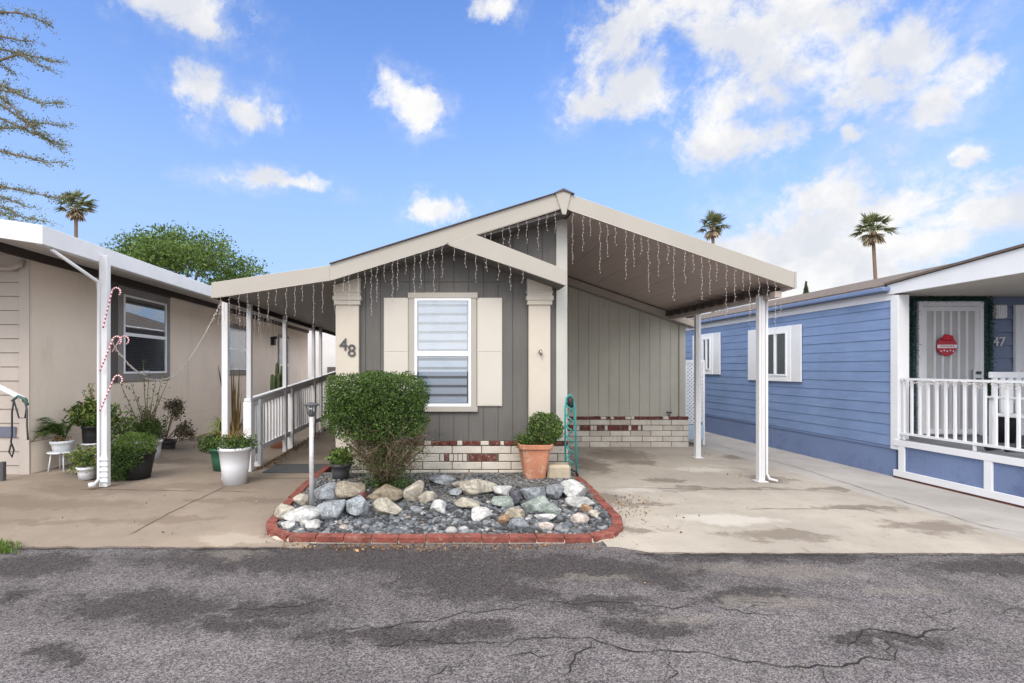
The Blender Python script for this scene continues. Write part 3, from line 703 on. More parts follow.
def rockmat(name,col,vein=None):
    if name in MATS: return MATS[name]
    m=bpy.data.materials.new(name); m.use_nodes=True; nt=NT(m.node_tree); b=m.node_tree.nodes['Principled BSDF']
    P=nt.new('ShaderNodeNewGeometry').outputs['Position']
    n1=nt.noise(P,9,7,.7,.8).outputs[0]; n2=nt.noise(P,55,4,.7).outputs[0]; n3=nt.noise(P,22,6,.75,1.5).outputs[0]
    n4=nt.noise(P,34,7,.8,.5).outputs[0]; c=nt.mix(nt.ramp(n1,.36,.62),sh(col,.55),sh(col,1.2)); c=nt.mix(nt.ramp(n4,.46,.62,0,.65),c,sh(col,.42)); c=nt.mix(nt.ramp(n2,.5,.75,0,.4),c,sh(col,.4))
    if vein: c=nt.mix(nt.ramp(n3,.5,.66,0,.8),c,vein)
    nt.l.new(c,b.inputs['Base Color']); b.inputs['Roughness'].default_value=.85; b.inputs['Specular IOR Level'].default_value=.25
    bp=nt.new('ShaderNodeBump'); bp.inputs['Strength'].default_value=.6; bp.inputs['Distance'].default_value=.012
    nt.l.new(nt.math('ADD',n1,nt.math('MULTIPLY',n2,.3)),bp.inputs['Height']); nt.l.new(bp.outputs[0],b.inputs['Normal'])
    MATS[name]=m; return m
RM=dict(cream=rockmat('rock_cream',(.40,.37,.31)),white=rockmat('rock_white',(.50,.50,.49),(.25,.26,.28)),grey=rockmat('rock_grey',(.23,.25,.275),(.42,.44,.46)),
  blue=rockmat('rock_bluegrey',(.26,.285,.305),(.40,.44,.48)),brown=rockmat('rock_brown',(.24,.20,.15)),tan=rockmat('rock_tan',(.36,.315,.25)),
  dark=rockmat('rock_dark',(.10,.10,.12)),green=rockmat('rock_greygreen',(.25,.29,.27),(.42,.45,.42)),orange=rockmat('rock_orange',(.32,.21,.13)),
  pink=rockmat('rock_pink',(.47,.41,.38)),red=rockmat('rock_red',(.20,.09,.08)))
ROCKS=[ # px, bottom py, w px, h px, colour, yaw, facets, label
 (282,521,18,16,'cream',.2,2,'pale cream boulder leftmost in the rock bed against the curved brick edge'),
 (300,526,38,19,'white',.5,4,'long whitish rock slanting up towards the lamp pole at the bed\'s left end'),
 (304,528,17,11,'white',.1,3,'small white rock under the long slanting rock near the lamp pole'),
 (330,521,32,24,'grey',.1,5,'large veined grey boulder just right of the lamp pole'),
 (357,520,23,22,'blue',.1,1,'round blue grey boulder in front of the bush'),
 (385,517,27,17,'cream',.05,3,'cream white oval rock in front of the bush below the brown one'),
 (347,502,28,20,'tan',.1,4,'tan blocky boulder behind the round blue grey one'),
 (325,502,30,19,'grey',-.2,4,'pale grey slab behind the lamp pole'),
 (384,504,38,16,'brown',.05,3,'dull brown flat boulder at the foot of the bush'),
 (414,503,21,20,'cream',.2,6,'cream angular boulder right of the bush stems'),
 (427,505,20,15,'cream',-.3,6,'cream wedge shaped rock leaning on the angular boulder right of the bush'),
 (438,515,15,14,'white',.3,2,'small white oval rock at the middle of the bed below the wedge shaped one'),
 (311,532,15,12,'white',.1,4,'pale lump of rock at the foot of the lamp pole beside the front bricks'),
 (288,531,13,9,'white',.0,3,'white chunk near the front left curve of the brick edging'),
 (359,501,12,10,'red',.0,4,'dark red stone wedged between tan boulder and brown boulder'),
 (300,508,13,13,'cream',.0,3,'small cream rock beside the left brick edge'),
 (443,486,23,10,'blue',-.3,4,'bluish slanted rock lying near the brick wall right of the bush'),
 (476,495,40,15,'cream',.0,1,'long flat cream boulder in the middle back of the bed'),
 (504,499,19,15,'white',.1,4,'mottled white rock between long flat boulder and big grey block'),
 (536,507,30,21,'grey',.1,6,'big grey block of rock in front of the terracotta pot'),
 (516,507,13,19,'dark',.1,6,'dark piece of rock forming the left face of the big grey block'),  # added rock that makes the grey block's dark left face
 (556,501,22,15,'grey',.2,4,'grey rock directly below the beige block by the pot'),
 (577,501,23,19,'white',.1,2,'rounded white boulder at the bed\'s right back edge'),
 (584,511,25,13,'white',.0,3,'whitish rock below the rounded boulder at the right edge'),
 (471,511,26,12,'cream',-.35,3,'cream finger shaped rock below the long flat boulder'),
 (483,523,20,15,'white',.2,4,'knobbly white rock in the front middle of the gravel'),
 (506,509,24,10,'green',.1,3,'flat olive grey rock in front of the mottled white one'),
 (553,519,15,14,'green',.0,1,'smooth round grey green stone near the right end'),
 (547,523,18,9,'white',.0,1,'smooth white oval stone below the round grey green one'),
 (582,526,15,12,'pink',.1,2,'pinkish white rock close to the right curve of edging'),
 (504,526,12,11,'orange',.1,4,'orange brown chunk left of the cream tan rock'),
 (515,520,19,13,'tan',-.4,5,'cream tan slanted rock at the centre right of the gravel'),
 (540,515,28,18,'green',.3,5,'grey green leaning slab under the big grey block'),
 (519,531,21,11,'grey',.0,4,'pale grey rock nearest the front bricks at centre right'),
 (547,531,14,7,'pink',.0,2,'flat pinkish stone by the front bricks'),
 (464,532,8,5,'white',.0,2,'tiny bright white stone against the front bricks'),
 (596,519,10,9,'cream',.0,2,'small yellowish stone tucked inside the right curve'),
 (588,514,13,9,'orange',.0,3,'orange tan stone among the white rocks at the right'),
 (342,531,9,6,'pink',.0,3,'small pink white stone by the front bricks near the lamp pole'),
 (455,497,12,8,'grey',.2,3,'small grey rock left of the long flat cream boulder')]
for i,(px,py,w,h,cn,yaw,fc,lab) in enumerate(ROCKS):
    z=.08
    for _ in range(5): p=G(px,py,z); z=hz_(p.x,p.y)
    sx=w*p.y/F/2*1.12; sz=h*p.y/F/2*1.06; sy=(sx*.7+sz*.4)
    c=(p.x,p.y+sy*.8,z+sz*.72)
    mb=MB(); vs,fs=ico(3)
    o=mb.rock(c,sx*1.05,sy,sz*1.05,100+i,0,3,.24,0,True,fc+3)
    if yaw:                                     # lean in the XZ plane
        cs,sn=math.cos(yaw*.6),math.sin(yaw*.6)
        mb.v=[(c[0]+(x-c[0])*cs-(zq-c[2])*sn*1.0,y,c[2]+(x-c[0])*sn*.7+(zq-c[2])*cs) for x,y,zq in mb.v]
    ob=mb.build('boulder',RM[cn],loc=(c[0],c[1],z)); tag(ob,lab,'rock','rocks in the brick edged bed')
# beige block next to the pot
mb=MB(); p=G(560,479,.13); mb.box(p.x-.155,p.x+.15,p.y+.02,p.y+.25,.10,.30); ob=mb.build('concrete_block',mat('tan_block',(.40,.34,.26),.9,.15,8,60,.4),loc=(p.x,p.y+.12,.10),bevel=.03)
tag(ob,'worn beige stone block on the ground right of the terracotta pot','block')

# ------------------------------------------------------------------ plants
def crown(mb,c,rx,ry,rz,n,size,seed,mis=(0,1,2),wts=(.5,.35,.15),p=2.6,shell=.72,lump=.25,lumpf=2.2,asp=.45,topdark=None):
    rnd=random.Random(seed); o=Vector((seed*2.3%31,seed*1.1%17,0)); k=0
    while k<n:
        d=Vector((rnd.gauss(0,1),rnd.gauss(0,1),rnd.gauss(0,1))).normalized()
        rr=(abs(d.x)**p+abs(d.y)**p+abs(d.z)**p)**(-1/p)
        f=1+lump*mnoise.noise(d*lumpf+o)*2+lump*.5*mnoise.noise(d*lumpf*2.7+o)
        t=shell+(1-shell)*rnd.random()**.6
        q=Vector((d.x*rr*rx*f*t,d.y*rr*ry*f*t,d.z*rr*rz*f*t))+Vector(c)
        if mnoise.noise(q*(2.2/max(rx,rz))*1.7+o)<-.28 and rnd.random()<.75: continue
        a=rnd.random(); mi=mis[0] if a<wts[0] else mis[1] if a<wts[0]+wts[1] else mis[2]
        mb.leaf(q,size,rnd,mi,asp,d*.8); k+=1
LG=[M_glf1,M_glf2,M_glf3]
# the big clipped bush
B=G(386,488,.11); bush=thing('bush',(B.x,B.y,.10),'large clipped green bush with bare twiggy stems growing out of the rock bed','bush')
mb=MB(); cb_=(-.735,5.85,1.13)
crown(mb,cb_,.575,.50,.365,23000,.029,21,wts=(.58,.34,.08),p=6,shell=.66,lump=.07,lumpf=3)
crown(mb,(-.735,5.88,1.11),.54,.42,.31,9000,.045,121,(0,0,1),(.8,.2,0),p=4,shell=.15,lump=.05)
crown(mb,(-.80,5.85,.98),.42,.38,.36,3500,.034,22,p=2.4,shell=.3,lump=.15)
crown(mb,(-.50,5.75,.66),.42,.34,.42,1500,.024,23,p=2.2,shell=.2,lump=.3)
crown(mb,(-.85,5.75,.62),.34,.3,.3,700,.024,24,p=2.2,shell=.2,lump=.3)
crown(mb,(-.62,5.7,.62),.50,.36,.40,1500,.022,27,(0,0,1),(.7,.3,0),shell=.1,lump=.3)
mb.build('crown',LG,bush)
mb=MB(); rnd=random.Random(5)
for k in range(120):
    a=rnd.uniform(0,6.28); r=rnd.uniform(.02,.09); s=Vector((B.x+r*math.cos(a),B.y+.05+r*math.sin(a),.09))
    tx=rnd.uniform(-1.12,-.10); e=Vector((tx,5.85+rnd.uniform(-.42,.35),rnd.uniform(.55,.95)))
    m1=s.lerp(e,.4)+Vector((rnd.uniform(-.05,.05),rnd.uniform(-.05,.05),.06)); m2=s.lerp(e,.75)+Vector((rnd.uniform(-.04,.04),0,.04)); r0=rnd.uniform(.003,.011)
    mb.tube([s,m1,m2,e],[r0,r0*.75,r0*.5,r0*.3],5)
    for _ in range(9):
        b0=s.lerp(e,rnd.uniform(.25,1)); b1=b0+Vector((rnd.uniform(-.16,.16),rnd.uniform(-.16,.1),rnd.uniform(.0,.18)))
        mb.tube([b0,b0.lerp(b1,.5)+Vector((0,0,.015)),b1],[.004,.003,.0015],4)
mb.build('stems',M_twig,bush)
mb=MB()
crown(mb,(B.x+.05,B.y+.0,.17),.34,.22,.11,1500,.028,25,shell=.1); crown(mb,(B.x-.28,B.y-.25,.14),.07,.07,.09,180,.03,26,shell=.1); mb.build('low_growth',LG,bush)

def pot_round(root,c,r0,r1,h,m,rim=.015,name='pot',n=28):
    mb=MB(); mb.lathe([(r0,0),(r0+(r1-r0)*.5,h*.5),(r1-.004,h-.04),(r1+rim,h-.038),(r1+rim,h),(r1-.01,h),(r1-.02,h-.03),(.001,h-.035)],c,n); o=mb.build(name,m,root); return o
# terracotta pot
p=G(536.5,480,.13); c=(p.x,p.y+.16,.12)
t=thing('potted_plant',c,'square terracotta pot with a ball shaped shrub standing beside the brick wall','potted plant')
mb=MB(); mb.lathe([(.125,0),(.19,.40),(.215,.40),(.222,.46),(.20,.46),(.195,.43),(.001,.42)],c,32,0,False,6,0.0); mb.build('pot',M_terra,t,bevel=.004)
mb=MB(); crown(mb,(c[0]+.14,c[1],c[2]+.64),.225,.22,.21,3600,.034,31,shell=.5,lump=.1); mb.build('ball_shrub',LG,t)
mb=MB(); mb.tube([(c[0]+.08,c[1],c[2]+.40),(c[0]+.13,c[1],c[2]+.62)],.012,6); mb.build('stem',M_twig,t)
mb=MB(); rnd=random.Random(8)
for k in range(150):
    a=rnd.uniform(0,6.28); d=Vector((math.cos(a)*rnd.uniform(.1,.9)-.25,math.sin(a)*.7,rnd.uniform(.3,1.2)))
    mb.blade((c[0]-.10+rnd.uniform(-.06,.06),c[1]+rnd.uniform(-.08,.05),c[2]+.43),d,rnd.uniform(.12,.27),.012,rnd.uniform(.1,.9),rnd,rnd.choice((0,0,1,2)))
crown(mb,(c[0]-.12,c[1]-.03,c[2]+.50),.17,.13,.10,500,.03,33,shell=.2)
mb.build('trailing_plant',LG,t)
# small dark pot with bright plant left of the bush
p=G(343,478,.1); c=(p.x+.01,6.40,.115)
t=thing('potted_plant',c,'small dark grey pot with a bright green leafy plant between the bush and the ramp','potted plant')
pot_round(t,c,.10,.125,.22,M_gpot)
mb=MB(); crown(mb,(c[0],c[1],c[2]+.30),.17,.15,.11,420,.055,41,(0,1,2),(.1,.4,.5),shell=.2,asp=.8); mb.build('foliage',LG,t)
# white pot
c=(W(235,0,6.7).x,6.7,.006)
t=thing('potted_plant',c,'tall white tapered pot with a leafy dark plant standing at the foot of the ramp','potted plant')
pot_round(t,c,.15,.208,.49,M_wpot,.010)
mb=MB(); crown(mb,(c[0]+.02,c[1],c[2]+.55),.27,.22,.10,1500,.04,43,(0,1,2),(.6,.35,.05),shell=.15,lump=.3); mb.build('foliage',LG,t)
mb=MB(); rnd=random.Random(3)
for k in range(60):
    a=rnd.uniform(0,6.28); s=Vector((c[0]+.05*math.cos(a),c[1]+.05*math.sin(a),c[2]+.5)); e=s+Vector((rnd.uniform(-.14,.14),rnd.uniform(-.1,.1),rnd.uniform(.1,.24))); mb.tube([s,s.lerp(e,.5)+Vector((0,0,.02)),e],[.003,.003,.001],4)
mb.build('dry_stems',M_ltan,t)
# tall strap plant in green pot behind
c=(W(224,0,7.6).x,7.6,.006)
t=thing('potted_plant',c,'green pot with tall reddish and yellow strap leaved plants behind the white pot','potted plant')
pot_round(t,c,.15,.20,.34,M_greenpot)
mb=MB(); rnd=random.Random(9)
for k in range(16):
    a=rnd.uniform(0,6.28); mb.blade((c[0]+.16+rnd.uniform(-.05,.05),c[1]+rnd.uniform(-.05,.05),.34),(rnd.uniform(-.12,.12),rnd.uniform(-.1,.1),1),rnd.uniform(.8,1.36),.05,rnd.uniform(0,.05),rnd,rnd.choice((0,1,1)))
for k in range(26):
    a=rnd.uniform(0,6.28); mb.blade((c[0]+.12+rnd.uniform(-.04,.04),c[1],.36),(math.cos(a)*.35,math.sin(a)*.3,1),rnd.uniform(.4,.75),.035,rnd.uniform(.1,.4),rnd,rnd.choice((0,2)))
mb.build('tall_blades',[mat('blade_bronze',(.12,.085,.03),.6,.3,9,40,0,trans=.15),mat('blade_olive',(.07,.085,.025),.6,.3,9,40,0,trans=.15),M_ltan],t)
mb=MB()
for k in range(90):
    a=rnd.uniform(0,6.28); mb.blade((c[0]-.05,c[1],.55+rnd.uniform(-.08,.18)),(math.cos(a),math.sin(a),rnd.uniform(.1,1.4)),rnd.uniform(.22,.42),.022,rnd.uniform(.3,.9),rnd,rnd.choice((0,0,1)))
mb.build('spiky_foliage',[M_yel,M_glf3],t)
MB().tube([(c[0]-.02,c[1],.3),(c[0]-.05,c[1],.6)],.03,8).build('stem',M_ltan,t)
mb=MB(); crown(mb,(c[0]-.12,c[1]-.02,.40),.26,.2,.14,1300,.045,51,(0,1,1),(.7,.3,0),shell=.2); mb.build('foliage',LG,t)
mb=MB(); mb.blade((c[0]-.02,c[1],1.2),(-.18,0,1),.42,.06,.0,rnd,0); mb.tube([(c[0]-.02,c[1],.5),(c[0]-.02,c[1],1.25)],.006,5); mb.build('single_leaf',[M_glf1],t)
# cactus behind the railing
c=(W(281,0,9.7).x-.05,9.75,.006)
t=thing('potted_cactus',c,'tall dark green column cactus in a pot behind the white railing','cactus')
pot_round(t,c,.16,.20,.42,M_terra)
rnd=random.Random(13)
for k in range(9):
    a=k*.7; r=.0 if k==0 else .10; h=rnd.uniform(.95,1.32); x=c[0]+r*math.cos(a); y=c[1]+r*math.sin(a)
    MB().tube([(x,y,.4),(x+.3*(x-c[0]),y,.8),(x+.35*(x-c[0]),y,.4+h*.85),(x+.35*(x-c[0]),y,.4+h*.97),(x+.35*(x-c[0]),y,.4+h)],[.028,.04,.04,.03,.008],7).build('cactus_column',mat('cactus_green',(.055,.075,.03),.7,.3,14,60,.2),t)
# plants at beige house -----------------------------------------------------
def stool(c,r,h,lab):
    t=thing('plant_stand',c,lab,'plant stand','white plant stands'); MB().lathe([(r-.01,h-.02),(r,h-.015),(r,h-.003),(r-.01,h)],c,24).build('top',M_whitep,t)
    for k in range(4):
        a=math.pi/4+k*math.pi/2; MB().tube([(c[0]+r*.7*math.cos(a),c[1]+r*.7*math.sin(a),c[2]+h-.02),(c[0]+r*.88*math.cos(a),c[1]+r*.88*math.sin(a),c[2])],.009,6).build('leg',M_whitep,t)
    return t
g1=(-5.28,6.98); z1=gz(*g1)+.004; stool((*g1,z1),.17,.27,'low round white plant stand holding the small white pot')
g2=(-5.02,7.25); z2=gz(*g2)+.004; stool((*g2,z2),.18,.38,'taller white plant stand holding the black pot')
c=(*g1,z1+.27)
t=thing('potted_plant',c,'small white pot with drooping palm fronds on the low white stand','potted plant')
pot_round(t,c,.10,.135,.15,M_wpot,.004)
mb=MB(); rnd=random.Random(17)
def frond(mb,p,d,L,droop,rnd,w=.11,nl=16,mi=(0,1)):
    d=Vector(d).normalized(); pts=[Vector(p)+d*L*t_+Vector((0,0,-droop*L*t_*t_)) for t_ in [i/8 for i in range(9)]]
    mb.tube(pts,[.005*(1-.8*i/8) for i in range(9)],4,mi[0])
    side=d.cross(Vector((0,0,1))).normalized()
    for i in range(nl):
        u=.15+.85*i/nl; k=u*8; i0=min(int(k),7); q=pts[i0].lerp(pts[i0+1],k-i0)
        for sg in(-1,1):
            mb.blade(q,(side*sg+d*.55+Vector((0,0,.1))),w*(1-.45*u)*rnd.uniform(.8,1.1),.016,.35,rnd,rnd.choice(mi),3)
for k in range(20):
    a=2.6+rnd.uniform(-1.5,1.9); frond(mb,(c[0]+.05,c[1],c[2]+.17),(math.cos(a)*.9,math.sin(a)*.6-.3,rnd.uniform(.7,2.2)),rnd.uniform(.5,.8),rnd.uniform(.45,.85),rnd,.17)
mb.build('fronds',[M_glf1,M_glf2],t)
mb=MB()
crown(mb,(c[0]-.02,c[1],c[2]+.17),.10,.09,.06,160,.04,61,(0,0,0),(1,0,0),shell=.1); mb.build('dry_growth',[M_ltan],t)
c=(*g2,z2+.38)
t=thing('potted_plant',c,'black pot with tall leafy stalks on the taller white stand','potted plant')
pot_round(t,c,.135,.15,.25,M_black,.006)
mb=MB(); mb2=MB()
for k in range(9):
    x=c[0]+rnd.uniform(-.16,.12); e=Vector((x+rnd.uniform(-.14,.12),c[1],c[2]+rnd.uniform(.45,.98))); s=Vector((c[0]+rnd.uniform(-.08,.1),c[1],c[2]+.22))
    mb.tube([s,s.lerp(e,.5)+Vector((.01,0,0)),e],[.008,.006,.003],5)
    for j in range(38):
        q_=s.lerp(e,.1+.9*j/38); a=rnd.uniform(0,6.28); mb2.leaf(q_+Vector((math.cos(a),math.sin(a),.5))*.022,.055,rnd,rnd.choice((0,1,1,2)),.35,Vector((0,0,1.2)))
crown(mb2,(c[0],c[1],c[2]+.40),.32,.22,.22,1500,.07,62,(0,1,2),(.4,.4,.2),shell=.2)
for k in range(14):
    a=rnd.uniform(0,6.28); frond(mb2,(c[0],c[1],c[2]+.25),(math.cos(a),math.sin(a)*.7,rnd.uniform(.6,1.6)),rnd.uniform(.3,.5),rnd.uniform(.3,.7),rnd,.12,12,(1,2))
mb.build('stalks',M_twig,t); mb2.build('foliage',[M_glf1,M_glf2,M_yel],t)
# low yellow-green plant behind the post
c=(W(84,0,6.75).x,6.8,gz(-4.8,6.75)+.004)
t=thing('potted_plant',c,'yellow green bushy plant in a white pot left of the white post','potted plant')
pot_round(t,c,.09,.12,.17,M_wpot,.004)
mb=MB(); crown(mb,(c[0]-.02,c[1],c[2]+.27),.21,.18,.17,1100,.045,63,(0,1,2),(.3,.35,.35),shell=.2,lump=.3); mb.build('foliage',[M_glf1,M_glf2,M_yel],t)
# boxwood in black pot right of post
c=(W(136,0,7.0).x,7.02,.006)
t=thing('potted_plant',c,'round clipped green shrub spilling over a black pot right of the white post','potted plant')
pot_round(t,c,.17,.235,.38,M_black,.01)
mb=MB(); crown(mb,(c[0]+.02,c[1]-.05,.47),.27,.25,.17,3600,.032,64,(1,1,2),(.5,.3,.2),shell=.5,lump=.12); crown(mb,(c[0]-.18,c[1]-.16,.27),.22,.2,.26,4200,.036,65,(0,0,1),(.6,.3,.1),shell=.3,lump=.2); crown(mb,(c[0]+.02,c[1]-.22,.33),.18,.08,.14,1300,.034,164,(0,0,1),(.6,.3,.1),shell=.3); mb.build('foliage',LG,t)
# white bucket
c=(W(115,0,7.5).x,7.5,.02)
t=thing('potted_plant',c,'squat white pot with bright leaves tucked behind the round clipped shrub','potted plant'); pot_round(t,c,.11,.13,.42,M_wpot,.005)
mb=MB(); crown(mb,(c[0]+.06,c[1],c[2]+.62),.24,.2,.22,900,.05,66,(0,1,2),(.2,.4,.4),shell=.2,lump=.3); mb.build('foliage',[M_glf1,M_glf2,M_glf3],t)
# rose
c=(W(147,0,8.3).x,8.35,.006)
t=thing('potted_rose',c,'leggy rose bush with long bare canes in a pale pot under the window','rose bush')
pot_round(t,c,.16,.20,.34,M_whitep,.01)
mb=MB(); mb2=MB()
for ex,ey in((118,378),(131,383),(143,360),(149,372),(156,378),(163,372),(169,378),(125,405),(136,395),(160,395)):
    e=W(ex,ey,8.3+rnd.uniform(-.15,.15)); s=Vector((c[0]+rnd.uniform(-.07,.07),c[1],.33)); m1=s.lerp(e,.5)+Vector((rnd.uniform(-.05,.05),0,.05))
    mb.tube([s,m1,e],[.011,.008,.004],5)
    for j in range(26):
        q_=s.lerp(m1,j/13) if j<13 else m1.lerp(e,(j-13)/13)
        if rnd.random()<.75: mb2.leaf(q_+Vector((rnd.uniform(-.05,.05),rnd.uniform(-.05,.05),rnd.uniform(-.02,.04))),.05,rnd,rnd.choice((0,1,1)),.5)
crown(mb2,(c[0]-.05,c[1],.55),.30,.25,.20,1300,.05,67,(0,1,1),(.6,.4,0),shell=.2,lump=.35)
mb.build('canes',mat('rose_cane',(.20,.19,.10),.7,.25,12,90,0),t); mb2.build('foliage',[M_glf1,M_glf2],t)
# dark bush by the wall
c=(W(165,0,9.3).x,9.3,.006)
t=thing('potted_plant',c,'dusky purple green bush against the beige wall right of the rose canes','potted plant')
pot_round(t,c,.16,.19,.20,M_gpot,.01)
mb=MB(); mb2=MB()
for k in range(16):
    a=rnd.uniform(0,6.28); e=Vector((c[0]+rnd.uniform(-.42,.42),c[1]+rnd.uniform(-.2,.2),rnd.uniform(.35,.98))); s=Vector((c[0],c[1],.18)); mb.tube([s,s.lerp(e,.5)+Vector((0,0,.05)),e],[.008,.006,.003],5)
    crown(mb2,(e.x,e.y,e.z-.06),.12,.1,.13,170,.055,70+k,(0,1,2),(.6,.25,.15),shell=.1)
mb.build('stems',M_twig,t); mb2.build('foliage',[M_purp,M_glf1,M_ltan],t)
# grass tuft at kerb
mb=MB()
for k in range(420):
    p=G(rnd.triangular(-14,24,2),rnd.uniform(543,554)); mb.blade((p.x,p.y,.0),(rnd.uniform(-.7,.7),rnd.uniform(-.7,.4),1),rnd.uniform(.03,.09),.007,rnd.uniform(.1,.6),rnd,rnd.choice((0,1)),3)
tag(mb.build('grass',[M_glf2,M_glf3]),'bright green grass growing at the driveway edge','grass',kind='stuff')
# litter
mb=MB()
def litter(px0,px1,py0,py1,n,z=.012,s=(.010,.028)):
    for k in range(n):
        p=G(rnd.uniform(px0,px1),rnd.uniform(py0,py1),z); mb.leaf((p.x,p.y,z+rnd.uniform(.0,.006)),rnd.uniform(*s),rnd,rnd.choice((0,0,0,1)),.6,None)
litter(614,650,494,524,110,.012,(.015,.035)); litter(560,700,490,540,40,.012,(.01,.03)); litter(280,600,544,549,330,.004,(.012,.034)); litter(330,450,546,551,100,.006,(.015,.04)); litter(60,260,495,540,22,.012,(.012,.035)); litter(600,900,470,545,40,.012,(.006,.018)); litter(0,1000,560,680,70,.004,(.006,.016)); litter(690,712,452,458,40); litter(725,745,474,478,24)
litter(262,300,528,545,60,.01,(.01,.025))
for k in range(900):
    y=rnd.uniform(7.6,12.5); mb.leaf((XR+.07+abs(rnd.gauss(0,.10)),y,rampz(y)+.012),rnd.uniform(.015,.04),rnd,rnd.choice((0,0,0,1)),.6)
tag(mb.build('fallen_leaves',[M_litter,M_litter2]),'dry brown leaves scattered on driveway, road and ramp','fallen leaves',kind='stuff')

# ------------------------------------------------------------------ path lamp
p=G(311.5,512,.07); xl,yl=p.x,p.y
lamp=thing('path_lamp',(xl,yl,.05),'tall slim grey path lamp with a small lantern head standing in the rocks','lamp')
zt=CH-(403-HY)*yl/F
MB().tube([(xl,yl,.05),(xl,yl,zt-.13)],.024,12).build('pole',M_pole,lamp)
mb=MB(); mb.lathe([(.024,0),(.03,.01),(.045,.035),(.045,.045)],(xl,yl,zt-.14),12); 
for k in range(4):
    a=k*math.pi/2+.5; mb.tube([(xl+.043*math.cos(a),yl+.043*math.sin(a),zt-.10),(xl+.052*math.cos(a),yl+.052*math.sin(a),zt-.02)],.006,5)
mb.build('lantern_cage',M_dgray,lamp)
MB().lathe([(.032,0),(.034,.07)],(xl,yl,zt-.095),12).build('lens',glass('lens_glass',.3),lamp)
mb=MB(); mb.lathe([(.078,0),(.082,.01),(.06,.022),(.02,.03),(.001,.032)],(xl,yl,zt-.025),16); mb.build('cap',M_dgray,lamp)

# hose on the corner
c=W(567,395,6.62)
hose=thing('garden_hose',(c.x,6.66,.05),'teal garden hose and handle leaning at the corner of the grey home','hose')
mb=MB(); pts=[]
for k in range(90):
    t_=k/89; a=t_*6.28*7; pts.append((c.x+.035*math.cos(a)+.02*t_+.02,6.60+.03*math.sin(a),1.13-t_*.98))
mb.tube(pts,.009,6); mb.build('coiled_hose',M_teal,hose)
MB().tube([(c.x-.02,6.62,.15),(c.x-.03,6.60,1.0),(c.x-.01,6.60,1.16),(c.x+.03,6.60,1.20),(c.x+.07,6.60,1.15),(c.x+.10,6.60,1.0),(c.x+.13,6.62,.10)],.012,7).build('handle_frame',M_teal,hose)
MB().lathe([(.02,0),(.04,.02),(.04,.12),(.02,.15)],(c.x+.04,6.60,1.02),10).build('nozzle',M_black,hose)
MB().tube([(c.x+.0,6.55,.23),(c.x+.09,6.5,.20),(c.x+.12,6.55,.14)],.016,7).build('connector',M_black,hose)

# ------------------------------------------------------------------ icicle lights
def icicle(name,a,b,y,n,Ls,seed,lab):
    rnd=random.Random(seed); a=Vector(a); b=Vector(b)
    t=thing('icicle_lights',tuple(a),lab,'string lights','icicle light strings under the eaves')
    MB().tube([a,b],.0035,5).build('cable',M_wire,t)
    for k in range(n):
        u=(k+.5)/n; p=a.lerp(b,u)+Vector((rnd.uniform(-.02,.02),0,0)); L=Ls[0]+(Ls[1]-Ls[0])*((math.sin(k*2.1+seed)+1)/2)*rnd.uniform(.8,1.15)
        mb=MB(); m_=max(3,int(L/.045)); pts=[p+Vector((.007*math.sin(i*1.7+k),.005*math.cos(i*1.3),-L*i/m_)) for i in range(m_+1)]
        mb.tube(pts,.0018,3)
        for i in range(1,m_+1):
            q_=pts[i]+Vector((rnd.uniform(-.011,.011),rnd.uniform(-.01,.0),rnd.uniform(-.01,.01))); mb.rock(q_,.0037,.0037,.008,i,1,0,0,0)
        mb.build('light_strand',[M_wire,M_bulb],t)
yy=6.385
icicle('r',(RX+.08,yy,under(RX+.08)-.0),(4.35,yy,under(4.35)),yy,25,(.22,.66),1,'icicle lights hanging along the right fascia of the carport roof')
icicle('m',(.50,yy+.02,under(.5)-.0),(RX-.04,yy+.02,under(RX-.04)),yy,9,(.2,.42),2,'icicle lights hanging in the small triangle left of the ridge')
icicle('l',(-1.38,yy,under(-1.38)),(.06,yy,under(.06)),yy,16,(.2,.62),3,'icicle lights hanging across the left gable above the shuttered window')
icicle('g',(.12,6.325,q(447,244.2)[1]-.02),(1.10,6.325,q(525,271)[1]-.01),yy,7,(.14,.34),4,'icicle lights under the short right slope of the small front gable')
icicle('a',(AX0+.06,yy,az_(AX0)-.2),(AX1-.03,yy,az_(AX1)-.2),yy,12,(.2,.55),5,'icicle lights hanging from the porch awning front left of the pillar')
icicle('s',(AX0+.01,6.5,az_(AX0)-.2),(AX0+.01,9.0,az_(AX0)-.2),yy,20,(.2,.5),6,'tangled icicle lights running back along the porch awning side')
icicle('c',(4.50,6.5,roofz(4.54)-.23),(4.50,9.4,roofz(4.54)-.23),yy,14,(.1,.36),9,'icicle lights running back along the right side edge of the carport')
def swag(a,b,sag,lab,seed):
    a,b=Vector(a),Vector(b); rnd=random.Random(seed); t=thing('string_lights',tuple(a),lab,'string lights','swagged light strings on the left')
    pts=[a.lerp(b,i/24)-Vector((0,0,sag*4*(i/24)*(1-i/24))) for i in range(25)]
    MB().tube(pts,.004,5).build('cable',M_wire,t); mb=MB()
    for i in range(72):
        q_=a.lerp(b,i/72)-Vector((0,0,sag*4*(i/72)*(1-i/72))); mb.rock(q_+Vector((rnd.uniform(-.012,.012),0,rnd.uniform(-.02,.005))),.008,.008,.013,i,0,0,0,0)
    mb.build('bulbs',M_bulb,t)
swag(W(221,302,6.6),W(172,378,8.2),.12,'string of small white lights sagging from the porch post to the rose bush',1)
swag(W(111,340,6.5),W(146,374,8.3),.10,'string of small white lights from the white post across the window to the rose canes',2)
swag(W(146,378,8.4),W(172,376,8.9),.05,'short string of white lights bunched along the window sill',3)

